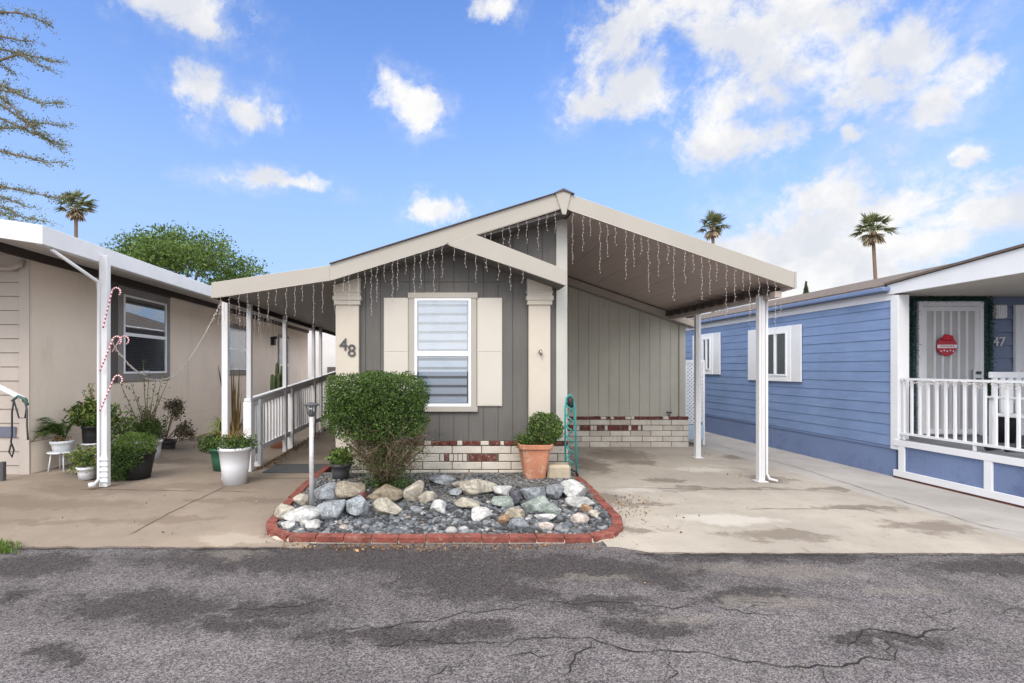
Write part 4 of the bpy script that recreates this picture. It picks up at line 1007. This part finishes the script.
# ------------------------------------------------------------------ beige mobile home (left)
LX, LY = -5.55, 6.75
lh=thing('mobile_home',(LX-2,LY,0),'beige mobile home on the left with dark trimmed windows and a white awning','mobile home')
mb=MB(); mb.box(LX-.1,LX,LY,21,.55,3.15); mb.build('side_wall',M_beige,lh)
mb=MB(); mb.box(LX-.09,LX+.015,LY+.02,21,-.05,.545); mb.build('skirting',M_beige,lh)
mb=MB(); mb.box(LX-4.2,LX-.12,LY+.02,LY+.1,0,3.3)
for k in range(17):
    z0=.05+k*.19; mb.prismx([(LY-.012,z0),(LY+.02,z0),(LY+.02,z0+.183),(LY+.004,z0+.183)],LX-4.2,LX-.12)
mb.build('front_wall',M_beige2,lh)
mb=MB(); mb.box(LX-.12,LX+.02,LY-.02,LY+.0,0,3.2); mb.build('corner_board',M_beige2,lh,bevel=.004)
mb=MB(); mb.box(LX-4.2,LX-4.1,LY+.1,21,0,3.3); mb.box(LX-4.1,LX-.1,20.9,21,0,3.3); mb.build('rear_wall',M_beige2,lh)
mb=MB(); mb.box(LX-.9,LX-.16,LY-.025,LY-.0125,.62,.76); mb.build('utility_strip',mat('slate_blue_panel',(.13,.14,.19),.7,.1,3,60,.05),lh)
# awning roof: outer edge X=-4.4
AXo=-4.40; ar=lambda x: 3.13+.15*(AXo-x)
mb=MB(); mb.prism([(AXo-.035,ar(AXo)-.03),(-10.2,ar(-7.5)-.03),(-10.2,ar(-7.5)-.09),(AXo-.035,ar(AXo)-.09)],5.57,21.2); mb.build('roof',M_roofw,lh)
mb=MB(); mb.prism([(AXo,ar(AXo)),(AXo,ar(AXo)-.21),(-7.6,ar(-7.6)-.21),(-7.6,ar(-7.6))],5.535,5.565); mb.build('front_fascia',M_white,lh,bevel=.004)
mb=MB(); mb.box(AXo-.03,AXo,5.566,21,ar(AXo)-.21,ar(AXo)); mb.box(AXo-.10,AXo-.03,5.566,21,ar(AXo)-.21,ar(AXo)-.19); mb.build('side_fascia',M_white,lh,bevel=.004)
mb=MB(); mb.prism([(AXo-.1,ar(AXo)-.16),(LX,ar(LX)-.16),(LX,ar(LX)-.13),(AXo-.1,ar(AXo)-.13)],5.57,21); 
mb.build('awning_ceiling',mat('white_soffit',(.50,.49,.48),.6,.05,2,60,.05),lh)
mb=MB(); mb.box(LX,LX+.05,5.69,21,ar(LX)-.29,ar(LX)-.17); mb.box(-7.6,LX,5.62,5.68,ar(-5)-.26,ar(-5)-.12); mb.build('eave_band',M_brown,lh)  # dark band along the wall top and across the front eave
mb=MB(); mb.tube([(-6.3,6.7,2.9),(-5.75,6.7,2.88),(-5.62,6.7,2.92),(-5.60,6.7,3.0)],.03,8); mb.build('conduit',M_beige2,lh)
x=(103.5-VX)*6.5/F
mb=MB(); mb.box(x-.035,x+.07,6.46,6.54,.01,ar(AXo)-.12); mb.build('awning_post',M_white,lh,bevel=.006)
mb=MB(); mb.tube([(AXo-.03,5.70,2.90),(x-.01,6.40,2.66),(x-.028,6.45,2.55),(x-.028,6.45,.12),(x-.03,6.38,.07)],[.02]*5,8); mb.lathe([(.045,0),(.045,.05)],(x-.05,6.36,.04),10); mb.build('downspout',M_white,lh)
mb=MB()
for k in range(5): mb.box(x-.01,x+.09,6.44,6.455,.08+k*.07,.12+k*.07)
mb.build('post_bracket',M_whitep,lh)
def side_window(root,X,sgn,y0,y1,z0,z1,frm,inner,gl,blind=True,trim=.12,vert=False,cm=.5,back=M_dark):
    # window on a wall X=const; sgn=+1 when the wall faces +X
    o=lambda a: X+sgn*a
    def bx(m,a,b,ya,yb,za,zb): m.box(min(o(a),o(b)),max(o(a),o(b)),ya,yb,za,zb)
    w=MB(); bx(w,0,.03,y0-trim,y0,z0-trim,z1+trim); bx(w,0,.03,y1,y1+trim,z0-trim,z1+trim); bx(w,0,.03,y0,y1,z1,z1+trim); bx(w,0,.03,y0,y1,z0-trim,z0)
    w=w.build('window',frm,root,bevel=.003)
    m=MB(); t=.035; bx(m,0,.04,y0,y0+t,z0,z1); bx(m,0,.04,y1-t,y1,z0,z1); bx(m,0,.04,y0+t,y1-t,z0,z0+t); bx(m,0,.04,y0+t,y1-t,z1-t,z1)
    zc=z0+(z1-z0)*cm
    if vert: bx(m,0,.045,(y0+y1)/2-.02,(y0+y1)/2+.02,z0+t,z1-t)
    else: bx(m,0,.045,y0+t,y1-t,zc-.03,zc+.03)
    m.build('frame',inner,w,bevel=.002)
    m=MB(); bx(m,.022,.025,y0+t,y1-t,z0+t,z1-t); m.build('pane',gl,w)
    if blind:
        m=MB(); z=z0+t+.01
        while z<z1-t-.02: bx(m,.010,.013,y0+t+.02,y1-t-.02,z,z+.02); z+=.034
        m.build('blind',mat('grey_blind',(.14,.135,.14),.7,.1,3,60,0),w)
    m=MB(); bx(m,.002,.006,y0+t,y1-t,z0+t,z1-t); m.build('dark_backing',back,w)
    return w
ysw=lambda px,X: X*F/(px-VX)
side_window(lh,LX,1,ysw(122,LX),ysw(165,LX),1.45,2.84,M_mgray,M_vinyl,M_glass,True,.14)
mb=MB(); mb.box(LX,LX+.025,ysw(122,LX)-.5,ysw(165,LX)+.18,2.985,3.08); mb.box(LX,LX+.025,ysw(122,LX)-.48,ysw(122,LX)-.145,1.3,2.98); mb.build('window_surround',M_dkgray,lh)
side_window(lh,LX,1,12.9,14.3,1.5,2.6,M_mgray,M_vinyl,M_glass,True,.14)
side_window(lh,LX,1,17.2,18.2,.7,2.6,M_mgray,M_vinyl,M_glass,False,.1)
mb=MB(); mb.box(LX,LX+.12,16.4,16.55,2.3,2.5); mb.tube([(LX,16.4,2.52),(LX+.2,16.4,2.55)],.05,8); mb.build('wall_lamp',M_black,lh)
# handrail + leash at the far left
hr=thing('handrail',(-6.0,6.2,.1),'pale handrail sloping down at the left edge of the photograph','handrail')
a=W(-30,372,6.35); b=W(24,399,6.35); MB().beam(a,b,.045,.05).build('rail',M_whitep,hr,bevel=.004)
MB().tube([(b.x,b.y,b.z),(b.x+.02,b.y,b.z-.03)],.03,8).build('end_cap',M_greenpot,hr)
mb=MB(); p_=W(3,470,6.35); mb.box(p_.x-.025,p_.x+.025,6.32,6.37,gz(-5.5,6.35),.36); mb.build('newel',M_dgray,hr)
MB().box(W(-28,0,6.35).x-.02,W(-28,0,6.35).x+.02,6.33,6.37,.1,a.z).build('post',M_whitep,hr)
ls=thing('dog_leash',(b.x,6.3,.6),'dark straps and leash with green clips hanging from the handrail end','leash')
L=lambda *pts:[W(px,py,6.30) for px,py in pts]
MB().tube(L((14,399),(12,412),(12,435),(11,442),(14,450),(12,457),(9,452),(11,444)),.010,6).build('strap',M_black,ls)
MB().tube(L((24,399),(27,410),(27,425),(28,440)),.011,6).build('strap',M_dgray,ls)
MB().tube(L((14,401),(19,418),(25,418),(27,402)),.009,6).build('strap',M_black,ls)
MB().tube(L((12,401),(18,396),(25,399),(28,405)),.016,6).build('clip',mat('green_clip',(.06,.12,.10),.5,.1,5,50,0),ls)

# candy canes
def cane(px0,py0,px1,py1,Y,lab,flip=1):
    s=W(px0,py0,Y); e=W(px1,py1,Y); d=(e-s); up=d.normalized(); sd_=Vector((up.z,0,-up.x))*flip; r=.055; pts=[]
    for i in range(19): pts.append(s.lerp(e,i/18))
    cc=e+sd_*r
    for i in range(1,15):
        t_=math.pi*i/12; pts.append(cc-sd_*r*math.cos(t_)+up*r*math.sin(t_))
    mb=MB(); mb.tube(pts,.0095,8,0,True,lambda i:(i//1)%2)
    ob=mb.build('candy_cane',[M_cred,M_cwht],loc=tuple(s)); tag(ob,lab,'candy cane','candy canes on the white post')
cane(103,328,112,291,6.40,'topmost red and white candy cane hanging on the white post')
cane(100,371,113,339,6.41,'middle red and white candy cane leaning across the white post')
cane(112,352,121,338,6.6,'small candy cane with its hook in front of the window',1)
cane(100,411,114,378,6.40,'lowest red and white candy cane on the white post')

# ------------------------------------------------------------------ blue mobile home (right)
BX=6.45; BY=7.08
bh=thing('mobile_home',(BX+3,BY,0),'blue mobile home on the right with white trim and a railed porch','mobile home')
# lap siding
mb=MB(); z=.44; mb.box(BX+.02,BX+.1,BY,25,.40,2.56)
k=0
while z<2.50:
    h=.152; mb.prism([(BX-.004,z),(BX+.02,z),(BX+.02,z+h-.003),(BX+.003,z+h-.003)],BY,25) if 0 else None
    ya=BY; jr=random.Random(int(z*1000)); yb=BY+jr.uniform(.8,3.6)
    while ya<25:
        yb=min(yb,25); dx_=jr.uniform(-.0012,.0012); mb.prism([(BX-.004+dx_,z+jr.uniform(-.001,.001)),(BX+.02,z),(BX+.02,z+h-.003),(BX+.003+dx_,z+h-.003)],ya,yb-.003); ya=yb; yb+=3.66
    z+=h
mb.build('side_wall',M_blue,bh)
mb=MB(); mb.box(BX+.004,BX+.06,BY,25,-.02,.425); 
for y in(9.7,13,16.5): mb.box(BX-.002,BX+.004,y,y+.02,0,.42)
mb.box(BX-.008,BX+.004,BY,25,.40,.432); mb.build('skirting',M_bluesk,bh)
mb=MB(); mb.box(BX-.012,BX+.02,BY+.02,25,2.52,2.64); mb.build('frieze_board',M_whitep,bh)
mb=MB(); mb.box(BX-.02,BX+.14,BY-.06,BY+.06,.40,2.58); mb.build('corner_post',M_whitep,bh,bevel=.004)
mb=MB(); mb.box(BX-.13,BX+.0,BY+.05,25.2,2.645,2.71); mb.build('gutter',M_gutb,bh,bevel=.01)
mb=MB(); mb.prism([(BX-.12,2.735),(BX+2.4,3.36),(BX+5,2.745),(BX+5,2.712),(BX-.12,2.712)],BY+.12,25.3); mb.build('roof',M_shing,bh)
mb=MB(); mb.box(BX+.1,BX+4.9,24.9,25,0,2.7); mb.box(BX+4.9,BX+5,4.0,25,0,2.7); mb.build('rear_wall',M_blue,bh)
# porch roof
ptop=lambda y: 2.73+.12*(BY-y)/1.35; 
mb=MB(); mb.prismx([(BY+.10,2.60),(3.8,2.60),(3.8,ptop(3.8)),(BY+.10,2.74)],BX-.03,BX+.0); mb.build('porch_fascia',M_whitep,bh,bevel=.003)
mb=MB(); mb.prismx([(BY+.12,2.745),(3.75,ptop(3.75)+.005),(3.75,ptop(3.75)+.03),(BY+.12,2.775)],BX-.06,BX+5.0); mb.build('porch_roof',M_shing,bh)
mb=MB(); mb.box(BX,BX+4.9,3.8,BY+.5,2.605,2.63); mb.build('porch_ceiling',mat('porch_ceiling_paint',(.55,.52,.46),.7,.05,2,60,0),bh)
# porch walls
PY=7.40
mb=MB(); mb.box(BX+.12,BX+4.9,PY+.02,PY+.1,.5,2.6); z=.56
while z<2.59:
    h=.19; mb.prismx([(PY-.012,z),(PY+.02,z),(PY+.02,min(z+h-.005,2.6)),(PY+.005,min(z+h-.005,2.6))],BX+.12,BX+4.9); z+=h
mb.build('porch_wall',M_porch,bh)
mb=MB(); mb.box(BX-.03,BX+4.9,3.85,BY-.07,.50,.55); mb.box(BX+.15,BX+4.9,BY-.07,PY,.50,.549); mb.build('porch_deck',M_deck,bh,bevel=.004)
mb=MB(); mb.box(BX-.005,BX+.03,3.85,BY-.06,.05,.50); 
for k in range(14): mb.box(BX-.008,BX-.005,4.0+k*.22,4.012+k*.22,.14,.46)
mb.build('porch_skirt',M_bluesk,bh)
mb=MB(); mb.box(BX-.035,BX-.008,3.85,BY,.46,.545); mb.box(BX-.035,BX-.008,3.85,BY,.03,.12)
for y in(BY-.12,5.86,4.75,3.9): mb.box(BX-.032,BX-.0085,y-.045,y+.045,.12,.46)
mb.build('porch_trim',M_whitep,bh,bevel=.003)
MB().box(BX-.03,BX+.02,3.85,BY,.004,.028).build('red_footing',mat('dark_red_footing',(.10,.035,.03),.9,.3,9,60,.2),bh)
# security door
x0=W(915.5,0,PY).x; x1=W(980,0,PY).x; dz0,dz1=.56,2.53; y0=PY-.055
door=MB(); door.box(x0,x0+.06,y0,PY-.013,dz0,dz1); door.box(x1-.06,x1,y0,PY-.013,dz0,dz1); door.box(x0+.06,x1-.06,y0,PY-.013,dz1-.07,dz1)
door=door.build('security_door',M_whitep,bh,bevel=.003)
mb=MB(); mb.box(x0+.06,x1-.06,PY-.026,PY-.013,dz0,dz1-.07); mb.build('screen_panel',mat('door_screen',(.45,.45,.46),.7,.05,4,200,.1),door)
mb=MB(); mb.box(x0+.062,x0+.12,y0+.005,PY-.027,dz0+.02,dz1-.075); mb.box(x1-.12,x1-.062,y0+.005,PY-.027,dz0+.02,dz1-.075); mb.box(x0+.12,x1-.12,y0+.005,PY-.027,dz0+.02,dz0+.09); mb.box(x0+.12,x1-.12,y0+.005,PY-.027,dz1-.14,dz1-.075); mb.box(x0+.12,x1-.12,y0+.012,PY-.027,1.30,1.33)
mb.build('door_leaf',M_whitep,door,bevel=.003)
for k in range(5):
    x=x0+.12+(x1-x0-.24)*(k+1)/6; MB().box(x-.012,x+.012,y0+.004,PY-.028,dz0+.09,dz1-.14).build('bar',M_whitep,door)
mb=MB(); mb.box(x1-.16,x1-.07,y0-.012,y0+.005,1.33,1.53); mb.build('lock_plate',M_whitep,door,bevel=.003)
for zz_ in(1.38,1.48): MB().tube([(x1-.11,y0-.012,zz_),(x1-.11,y0-.05,zz_)],.024,10).build('door_knob',M_dgray,door)
# ornament on door
oc=W(948.5,346,7.3); orn=thing('door_ornament',(oc.x,y0-.01,oc.z),'round red bauble shaped sign with a white band hung on the white door','ornament')
def disc(mb,cx,cz,r,y_0,y_1,zl=-9,zh=9,mi=0,n=32):
    pts=[]
    for k in range(n):
        t_=2*math.pi*k/n; pts.append((cx+r*math.cos(t_),cz+max(zl,min(zh,r*math.sin(t_)))))
    mb.prism(pts,y_0,y_1,mi)
mb=MB(); disc(mb,oc.x,oc.z,.145,y0-.025,y0-.008); mb.build('red_disc',mat('bauble_red',(.42,.01,.035),.35,.1,30,80,0),orn,bevel=.003)
MB().box(oc.x-.143,oc.x+.143,y0-.031,y0-.026,oc.z-.03,oc.z+.02).build('white_band',M_whitep,orn)
mb=MB()
for k in range(6): mb.box(oc.x-.10+k*.035,oc.x-.078+k*.035,y0-.0335,y0-.0315,oc.z-.016,oc.z+.008)
mb.build('band_marks',mat('pink_mark',(.6,.25,.3),.5,.1,5,50,0),orn)
mb=MB()
for k in range(5): mb.rock((oc.x-.09+k*.045,y0-.028,oc.z-.075+.01*(k%2)),.012,.004,.012,k,0,1,0)
mb.build('white_dots',M_whitep,orn)
mb=MB(); mb.rock((oc.x,y0-.035,oc.z+.13),.055,.025,.045,3,0,2,.3); mb.rock((oc.x+.05,y0-.035,oc.z+.12),.04,.02,.035,4,0,2,.3); mb.rock((oc.x-.05,y0-.035,oc.z+.11),.04,.02,.03,5,0,2,.3); mb.build('bow',mat('ribbon_red',(.5,.02,.04),.4,.2,30,80,0),orn)
# garland round door
gar=thing('garland',((x0+x1)/2,y0,dz1),'dark green tinsel garland framing the white security door','garland')
mb=MB(); rnd=random.Random(44)
for k in range(9000):
    u=rnd.random()
    if u<.42: p=(x0-.10,0,rnd.uniform(.58,dz1+.02))
    elif u<.84: p=(x1+.08,0,rnd.uniform(.58,dz1+.02))
    else: p=(rnd.uniform(x0-.1,x1+.08),0,dz1+.04)
    mb.leaf((p[0]+rnd.gauss(0,.03),PY-.06+rnd.gauss(0,.02),p[2]+rnd.gauss(0,.02)),.035,rnd,0,.2)
mb.build('tinsel',M_gfoil,gar)
mb=MB(); mb.tube([(x0-.10,PY-.05,.58),(x0-.10,PY-.05,dz1+.03),(x1+.08,PY-.05,dz1+.03),(x1+.08,PY-.05,.58)],.012,6); mb.build('core_wire',M_gfoil,gar)
# porch light, number, right shutter/door
lx=W(996.5,0,PY).x; lz=W(0,312,PY).z
mb=MB(); mb.box(lx-.085,lx+.085,PY-.05,PY-.013,lz-.10,lz+.10)
for k in range(5): mb.box(lx-.08+k*.034,lx-.06+k*.034,PY-.075,PY-.05,lz-.09,lz+.09)
mb.build('porch_light',M_whitep,bh,bevel=.003)
text('47',.19,.006,'house_number',mat('number_silver',(.62,.62,.66),.35,.05,5,50,0),bh,(W(990.5,0,PY).x,PY-.025,W(0,346,PY).z),Euler((R(90),0,0)))
sx0=W(1012,0,PY).x
mb=MB(); mb.box(sx0,sx0+.95,PY-.05,PY-.013,.56,2.48)
for k in range(5): mb.box(sx0+.08+k*.17,sx0+.20+k*.17,PY-.058,PY-.05,.7,2.38)
mb.build('front_door',M_whitep,bh,bevel=.003)
# windows
def bw(pa,pb,z0,z1,sh0,sh1):
    side_window(bh,BX-.012,-1,ysw(pb,BX),ysw(pa,BX),z0,z1,M_vinyl,M_vinyl,M_glass,False,.10,True)
    for ya,yb in((ysw(pb,BX)-.11-sh0,ysw(pb,BX)-.105),(ysw(pa,BX)+.105,ysw(pa,BX)+.11+sh1)):
        MB().box(BX-.035,BX-.012,ya,yb,z0-.10,z1+.10).build('shutter',M_whitep,bh,bevel=.004)
bw(766,789,CH-.15,CH+.68,.24,.42)
bw(704,712,CH-.05,CH+.72,.28,.38)
# porch railing
pr=thing('porch_railing',(BX+.03,5.5,.55),'white picket railing along the raised porch of the blue home','railing')
RXp=BX+.02; zr=1.41
MB().box(RXp-.02,RXp+.02,3.9,7.0,zr-.03,zr).build('top_rail',M_whitep,pr)
MB().box(RXp-.02,RXp+.02,3.9,7.0,.62,.65).build('bottom_rail',M_whitep,pr)
y=6.97
while y>3.9:
    MB().box(RXp-.012,RXp+.012,y-.012,y+.012,.65 if (round((6.97-y)/.115)%8) else .55,zr-.03).build('baluster',M_whitep,pr); y-=.115
mb=MB(); rnd=random.Random(77); pts=[]
for k in range(60): pts.append((RXp-.025,6.95-k*.05,zr-.03-.035*abs(math.sin(k*.42))+.01))
mb.tube(pts,.004,4); 
for k in range(150):
    q_=pts[min(59,k*60//150)]; mb.rock((q_[0]-.01,q_[1]+rnd.uniform(-.03,.03),q_[2]-rnd.uniform(0,.05)),.006,.006,.01,k,0,0,0)
tag(mb.build('string_lights',M_bulb,loc=(RXp,6.9,zr)),'string of small lights wound under the blue porch railing top','string lights')
# porch chair
cx,cy=7.36,6.2
ch=thing('porch_chair',(cx,cy,.55),'white slatted armchair standing on the blue home\'s porch behind the railing','chair')
MB().box(cx-.25,cx+.25,cy-.25,cy+.25,.93,.97).build('seat',M_whitep,ch,bevel=.008)
for k in range(5): MB().box(cx-.23+k*.1,cx-.17+k*.1,cy+.24,cy+.27,.97,1.42).build('back_slat',M_whitep,ch,bevel=.004)
MB().box(cx-.26,cx+.26,cy+.235,cy+.28,1.42,1.50).build('back_rail',M_whitep,ch,bevel=.008)
for sx in(-1,1):
    MB().box(cx+sx*.27-.03,cx+sx*.27+.03,cy-.28,cy+.28,1.16,1.19).build('armrest',M_whitep,ch,bevel=.006)
    for sy in(-1,1): MB().box(cx+sx*.25-.02,cx+sx*.25+.02,cy+sy*.24-.02,cy+sy*.24+.02,.55,1.16).build('leg',M_whitep,ch)
c=(7.62,6.78,.55)
t=thing('potted_plant',c,'dark pot with spiky green leaves on the blue home\'s porch behind the railing','potted plant')
pot_round(t,c,.12,.16,.52,M_black,.01)
mb=MB(); rnd=random.Random(31)
for k in range(26):
    a=rnd.uniform(0,6.28); mb.blade((c[0],c[1],c[2]+.48),(math.cos(a)*.4,math.sin(a)*.4,1),rnd.uniform(.3,.62),.05,rnd.uniform(.0,.3),rnd,rnd.choice((0,1)))
mb.build('foliage',[M_glf1,M_glf2],t)
mb=MB(); mb.tube([(6.72,5.95,.58),(6.82,5.9,.60),(6.9,5.85,.58)],.03,6); mb.tube([(6.60,6.05,.58),(6.72,6.0,.60)],.03,6)
tag(mb.build('sandals',M_black,loc=(6.7,6,.55)),'pair of small dark shoes on the porch deck edge','shoes')

# ------------------------------------------------------------------ lattice by the recessed wall
la=thing('lattice_panel',(5.0,10.1,0),'white diagonal lattice panel between the grey home and the blue home','lattice')
x0,x1,z0,z1=4.93,5.34,.62,1.66; yl=10.1
MB().box(x0,x1,yl-.02,yl+.02,z1,z1+.05).build('top_frame',M_whitep,la)
for x in(x0,x1-.04): MB().box(x,x+.04,yl-.02,yl+.02,.0,z1).build('side_frame',M_whitep,la)
mb=MB()
for k in range(-22,24):
    for sg in(-1,1):
        a=Vector((x0+.04+k*.075,yl-.006*sg,.42)); b=a+Vector((sg*1.24,0,1.24)); 
        t0=0;t1=1
        lo,hi=x0+.04,x1-.04
        dx=b.x-a.x
        ta=(lo-a.x)/dx; tb=(hi-a.x)/dx
        t0=max(0,min(ta,tb)); t1=min(1,max(ta,tb))
        if t1-t0>.03: mb.beam(a.lerp(b,t0),a.lerp(b,t1),.030,.008,(0,1,0))
mb.build('lattice_slats',M_whitep,la)
MB().box(x0+.04,x1-.04,yl-.05,yl+.03,.12,.40).build('lower_panel',mat('pale_blue_panel',(.40,.50,.60),.6,.1,3,60,0),la)

# ------------------------------------------------------------------ background buildings and trees
wb=thing('house',(-4,24,0),'plain white house wall seen beyond the porch of the grey home','house')
MB().box(-8,-1,24,30,0,3.6).build('wall',mat('far_white_wall',(.66,.65,.66),.7,.05,2,60,0),wb)
MB().prism([(-8.3,3.6),(-4.5,4.0),(-.7,3.6)],23.8,30.2).build('roof',M_shing,wb)
MB().box(-5.4,-3.6,23.95,24,.9,1.6).build('window',M_dkgray,wb)
def trunk(mb,p0,p1,r0,r1,seed,n=6):
    rnd=random.Random(seed); p0,p1=Vector(p0),Vector(p1); mb.tube([p0.lerp(p1,i/n)+Vector((rnd.uniform(-.1,.1),rnd.uniform(-.1,.1),0))*r0*2*(0<i<n) for i in range(n+1)],[r0+(r1-r0)*i/n for i in range(n+1)],9)
# big leafy tree
c=Vector((-15.6,30,0)); t=thing('tree',tuple(c),'dense round green tree rising behind the beige home\'s roof','tree')
mb=MB(); trunk(mb,c,c+Vector((0,0,4)),.35,.22,1)
rnd=random.Random(2); mbl=MB(); 
for k in range(64):
    a=rnd.uniform(0,6.28); u=rnd.uniform(-1,1); r=math.sqrt(max(0,1-u*u)); 
    q_=c+Vector((4.2*r*math.cos(a),3.4*r*math.sin(a),6.1+3.0*u)); 
    if k<12: mb.tube([c+Vector((0,0,3.5)),c.lerp(q_,.5)+Vector((0,0,2)),q_],[.16,.09,.03],6)
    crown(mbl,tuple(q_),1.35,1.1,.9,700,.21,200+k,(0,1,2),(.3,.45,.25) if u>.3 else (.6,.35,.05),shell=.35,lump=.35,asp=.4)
mb.build('trunk',M_bark,t); mbl.build('crown',[M_glf1,M_glf2,M_glf3],t)
# palms
def palm(px,py_top,py_cen,Y,rpx,lab,seed,bend=0):
    r=rpx*1.13*Y/F; ct=W(px,py_cen,Y); base=Vector((ct.x-bend,Y,0)); rnd=random.Random(seed)
    t=thing('palm_tree',tuple(base),lab,'palm tree','fan palms in the distance')
    mb=MB(); mb.tube([base,base.lerp(ct,.5)+Vector((bend*.1,0,0)),ct-Vector((0,0,.3*r)),ct],[.22,.16,.14,.2],8); mb.build('trunk',M_bark,t)
    mf=MB()
    def fan(d,L,mis,dr):
        d=Vector(d).normalized(); p0=ct+d*.15*r; p1=ct+d*L*.5+Vector((0,0,-dr*.12*L))
        mf.tube([p0,p0.lerp(p1,.5),p1],[.05,.04,.03],4,mis[0])
        side=d.cross(Vector((0,0,1))); side=side.normalized() if side.length>.01 else Vector((1,0,0)); upv=side.cross(d).normalized()
        for k in range(17):
            a=-1.5+3.0*k/16; dd=(d*math.cos(a)+side*math.sin(a)+upv*rnd.uniform(-.15,.15)); mf.blade(p1,dd,L*.55*rnd.uniform(.85,1.1)*(1-.15*abs(a)),.16*r/1.6,dr*.6,rnd,rnd.choice(mis),3)
    for k in range(30):
        a=rnd.uniform(0,6.28); u=rnd.uniform(-.25,1.0); fan((math.cos(a)*math.sqrt(max(0.02,1-u*u)),math.sin(a)*math.sqrt(max(0.02,1-u*u)),u),r*rnd.uniform(.85,1.08),(0,0,1),rnd.uniform(.1,.5))
    for k in range(20):
        a=rnd.uniform(0,6.28); fan((math.cos(a)*.5,math.sin(a)*.5,-rnd.uniform(.6,1.2)),r*rnd.uniform(.6,.85),(2,2,3),.3)
    mf.build('fronds',[mat('palm_green',(.19,.22,.12),.6,.3,1,10,0),mat('palm_green_light',(.32,.35,.19),.6,.3,1,10,0),mat('palm_dead',(.46,.38,.26),.8,.3,1,10,0),M_bark],t)
palm(76,190,206,45,18,'fan palm with shaggy tan skirt behind the beige home\'s roof',1)
palm(713,210,226,50,15,'fan palm showing just its head above the carport roof',2)
palm(873,212,229,50,18,'fan palm with thin bare trunk above the blue home\'s roof',3,-1.0)
# cypress tip
c=Vector(W(806,0,40)); c.z=0; t=thing('conifer_tree',tuple(c),'narrow pointed conifer tip above the blue home\'s roof','conifer')
mb=MB(); trunk(mb,c,c+Vector((0,0,7)),.15,.04,4); mb.build('trunk',M_bark,t)
mb=MB(); rnd=random.Random(6)
for k in range(5000):
    z=rnd.uniform(1,8.45); rr=.72*(1-((z-1)/7.45)**2.0)*(.9+.25*mnoise.noise(Vector((0,z*2,0)))); a=rnd.uniform(0,6.28); mb.leaf(c+Vector((rr*math.cos(a),rr*math.sin(a),z)),.2,rnd,rnd.choice((0,0,1)),.35,Vector((0,0,1.5)))
mb.build('crown',[mat('conifer_green',(.05,.065,.04),.8,.3,2,10,0),M_glf1],t)
for px,Y,top,rx,lab,sd in((724,34,309,1.1,'small dark tree just showing above the blue home\'s far roof',301),(688,26,318,1.3,'dark leafy tree glimpsed between grey and blue homes',302)):
    p=W(px,top,Y); c=Vector((p.x,Y,0)); t=thing('tree',tuple(c),lab,'tree')
    mb=MB(); trunk(mb,c,(c.x,c.y,p.z-1),.15,.08,sd); mb.build('trunk',M_bark,t)
    mb=MB(); crown(mb,(c.x,c.y,p.z-rx),rx,rx,rx,2600,.16,sd,shell=.2,lump=.35); mb.build('crown',LG,t)
# feathery tree at the left edge
base=Vector((-13.2,12.5,0)); t=thing('tree',tuple(base),'wispy tree with thin horizontal branches reaching in at the photograph\'s upper left','tree')
mb=MB(); trunk(mb,base,base+Vector((.3,0,6)),.28,.16,9); mb.tube([base+Vector((.3,0,6)),base+Vector((.5,0,8.5)),base+Vector((.9,0,11))],[.16,.1,.04],8)
BR=[[(0,12),(20,13),(40,20),(54,28)],[(0,36),(18,40),(35,42)],[(0,49),(22,54),(42,58),(60,63)],[(20,54),(38,64),(50,69)],[(0,64),(14,74)],[(0,84),(22,96),(44,104),(62,102)],[(0,96),(18,112),(40,136),(62,150)],[(0,104),(26,122),(50,124),(66,126)],[(0,118),(30,132),(50,140),(66,146)],
 [(0,151),(25,157),(48,163),(62,162)],[(0,186),(28,192),(56,198),(72,196)],[(0,196),(20,204),(30,208)],[(0,206),(22,217),(50,222)],[(0,212),(16,220)],[(0,90),(12,92),(24,90)],[(-10,128),(20,128),(38,124)]]
rnd=random.Random(10); ml=MB()
for i,br in enumerate(BR):
    Yb=12+rnd.uniform(-.9,.9); P=[W(px,py,Yb) for px,py in br]; z0=max(2.5,min(10.5,P[0].z-1.2)); st=Vector((base.x+.3+(z0-6)*.08*(z0>6),base.y,z0))
    P=[st,st.lerp(P[0],.55)+Vector((0,0,.3))]+P; n=len(P); mb.tube(P,[.035*(1-.88*k/(n-1))+.003 for k in range(n)],5)
    for a,b in zip(P[1:],P[2:]):
        L=(b-a).length; m_=int(L*26)
        for k in range(m_):
            q_=a.lerp(b,rnd.random()); d=Vector((rnd.uniform(-.15,.40),rnd.uniform(-.3,.3),rnd.uniform(-.17,.15)))*rnd.uniform(.5,1.2)
            e=q_+d; 
            if rnd.random()<.5: mb.tube([q_,e],[.004,.0015],3)
            for j in range(15):
                ml.leaf(q_.lerp(e,rnd.random())+Vector((rnd.gauss(0,.03),rnd.gauss(0,.04),rnd.gauss(0,.03))),.046,rnd,rnd.choice((0,0,1,2)),.5)
mb.build('trunk',M_bark,t); ml.build('crown',[mat('olive_leaf',(.13,.16,.075),.6,.3,4,40,0,trans=.15),M_glf1,mat('brown_olive_leaf',(.19,.15,.06),.6,.3,4,40,0,trans=.15)],t)
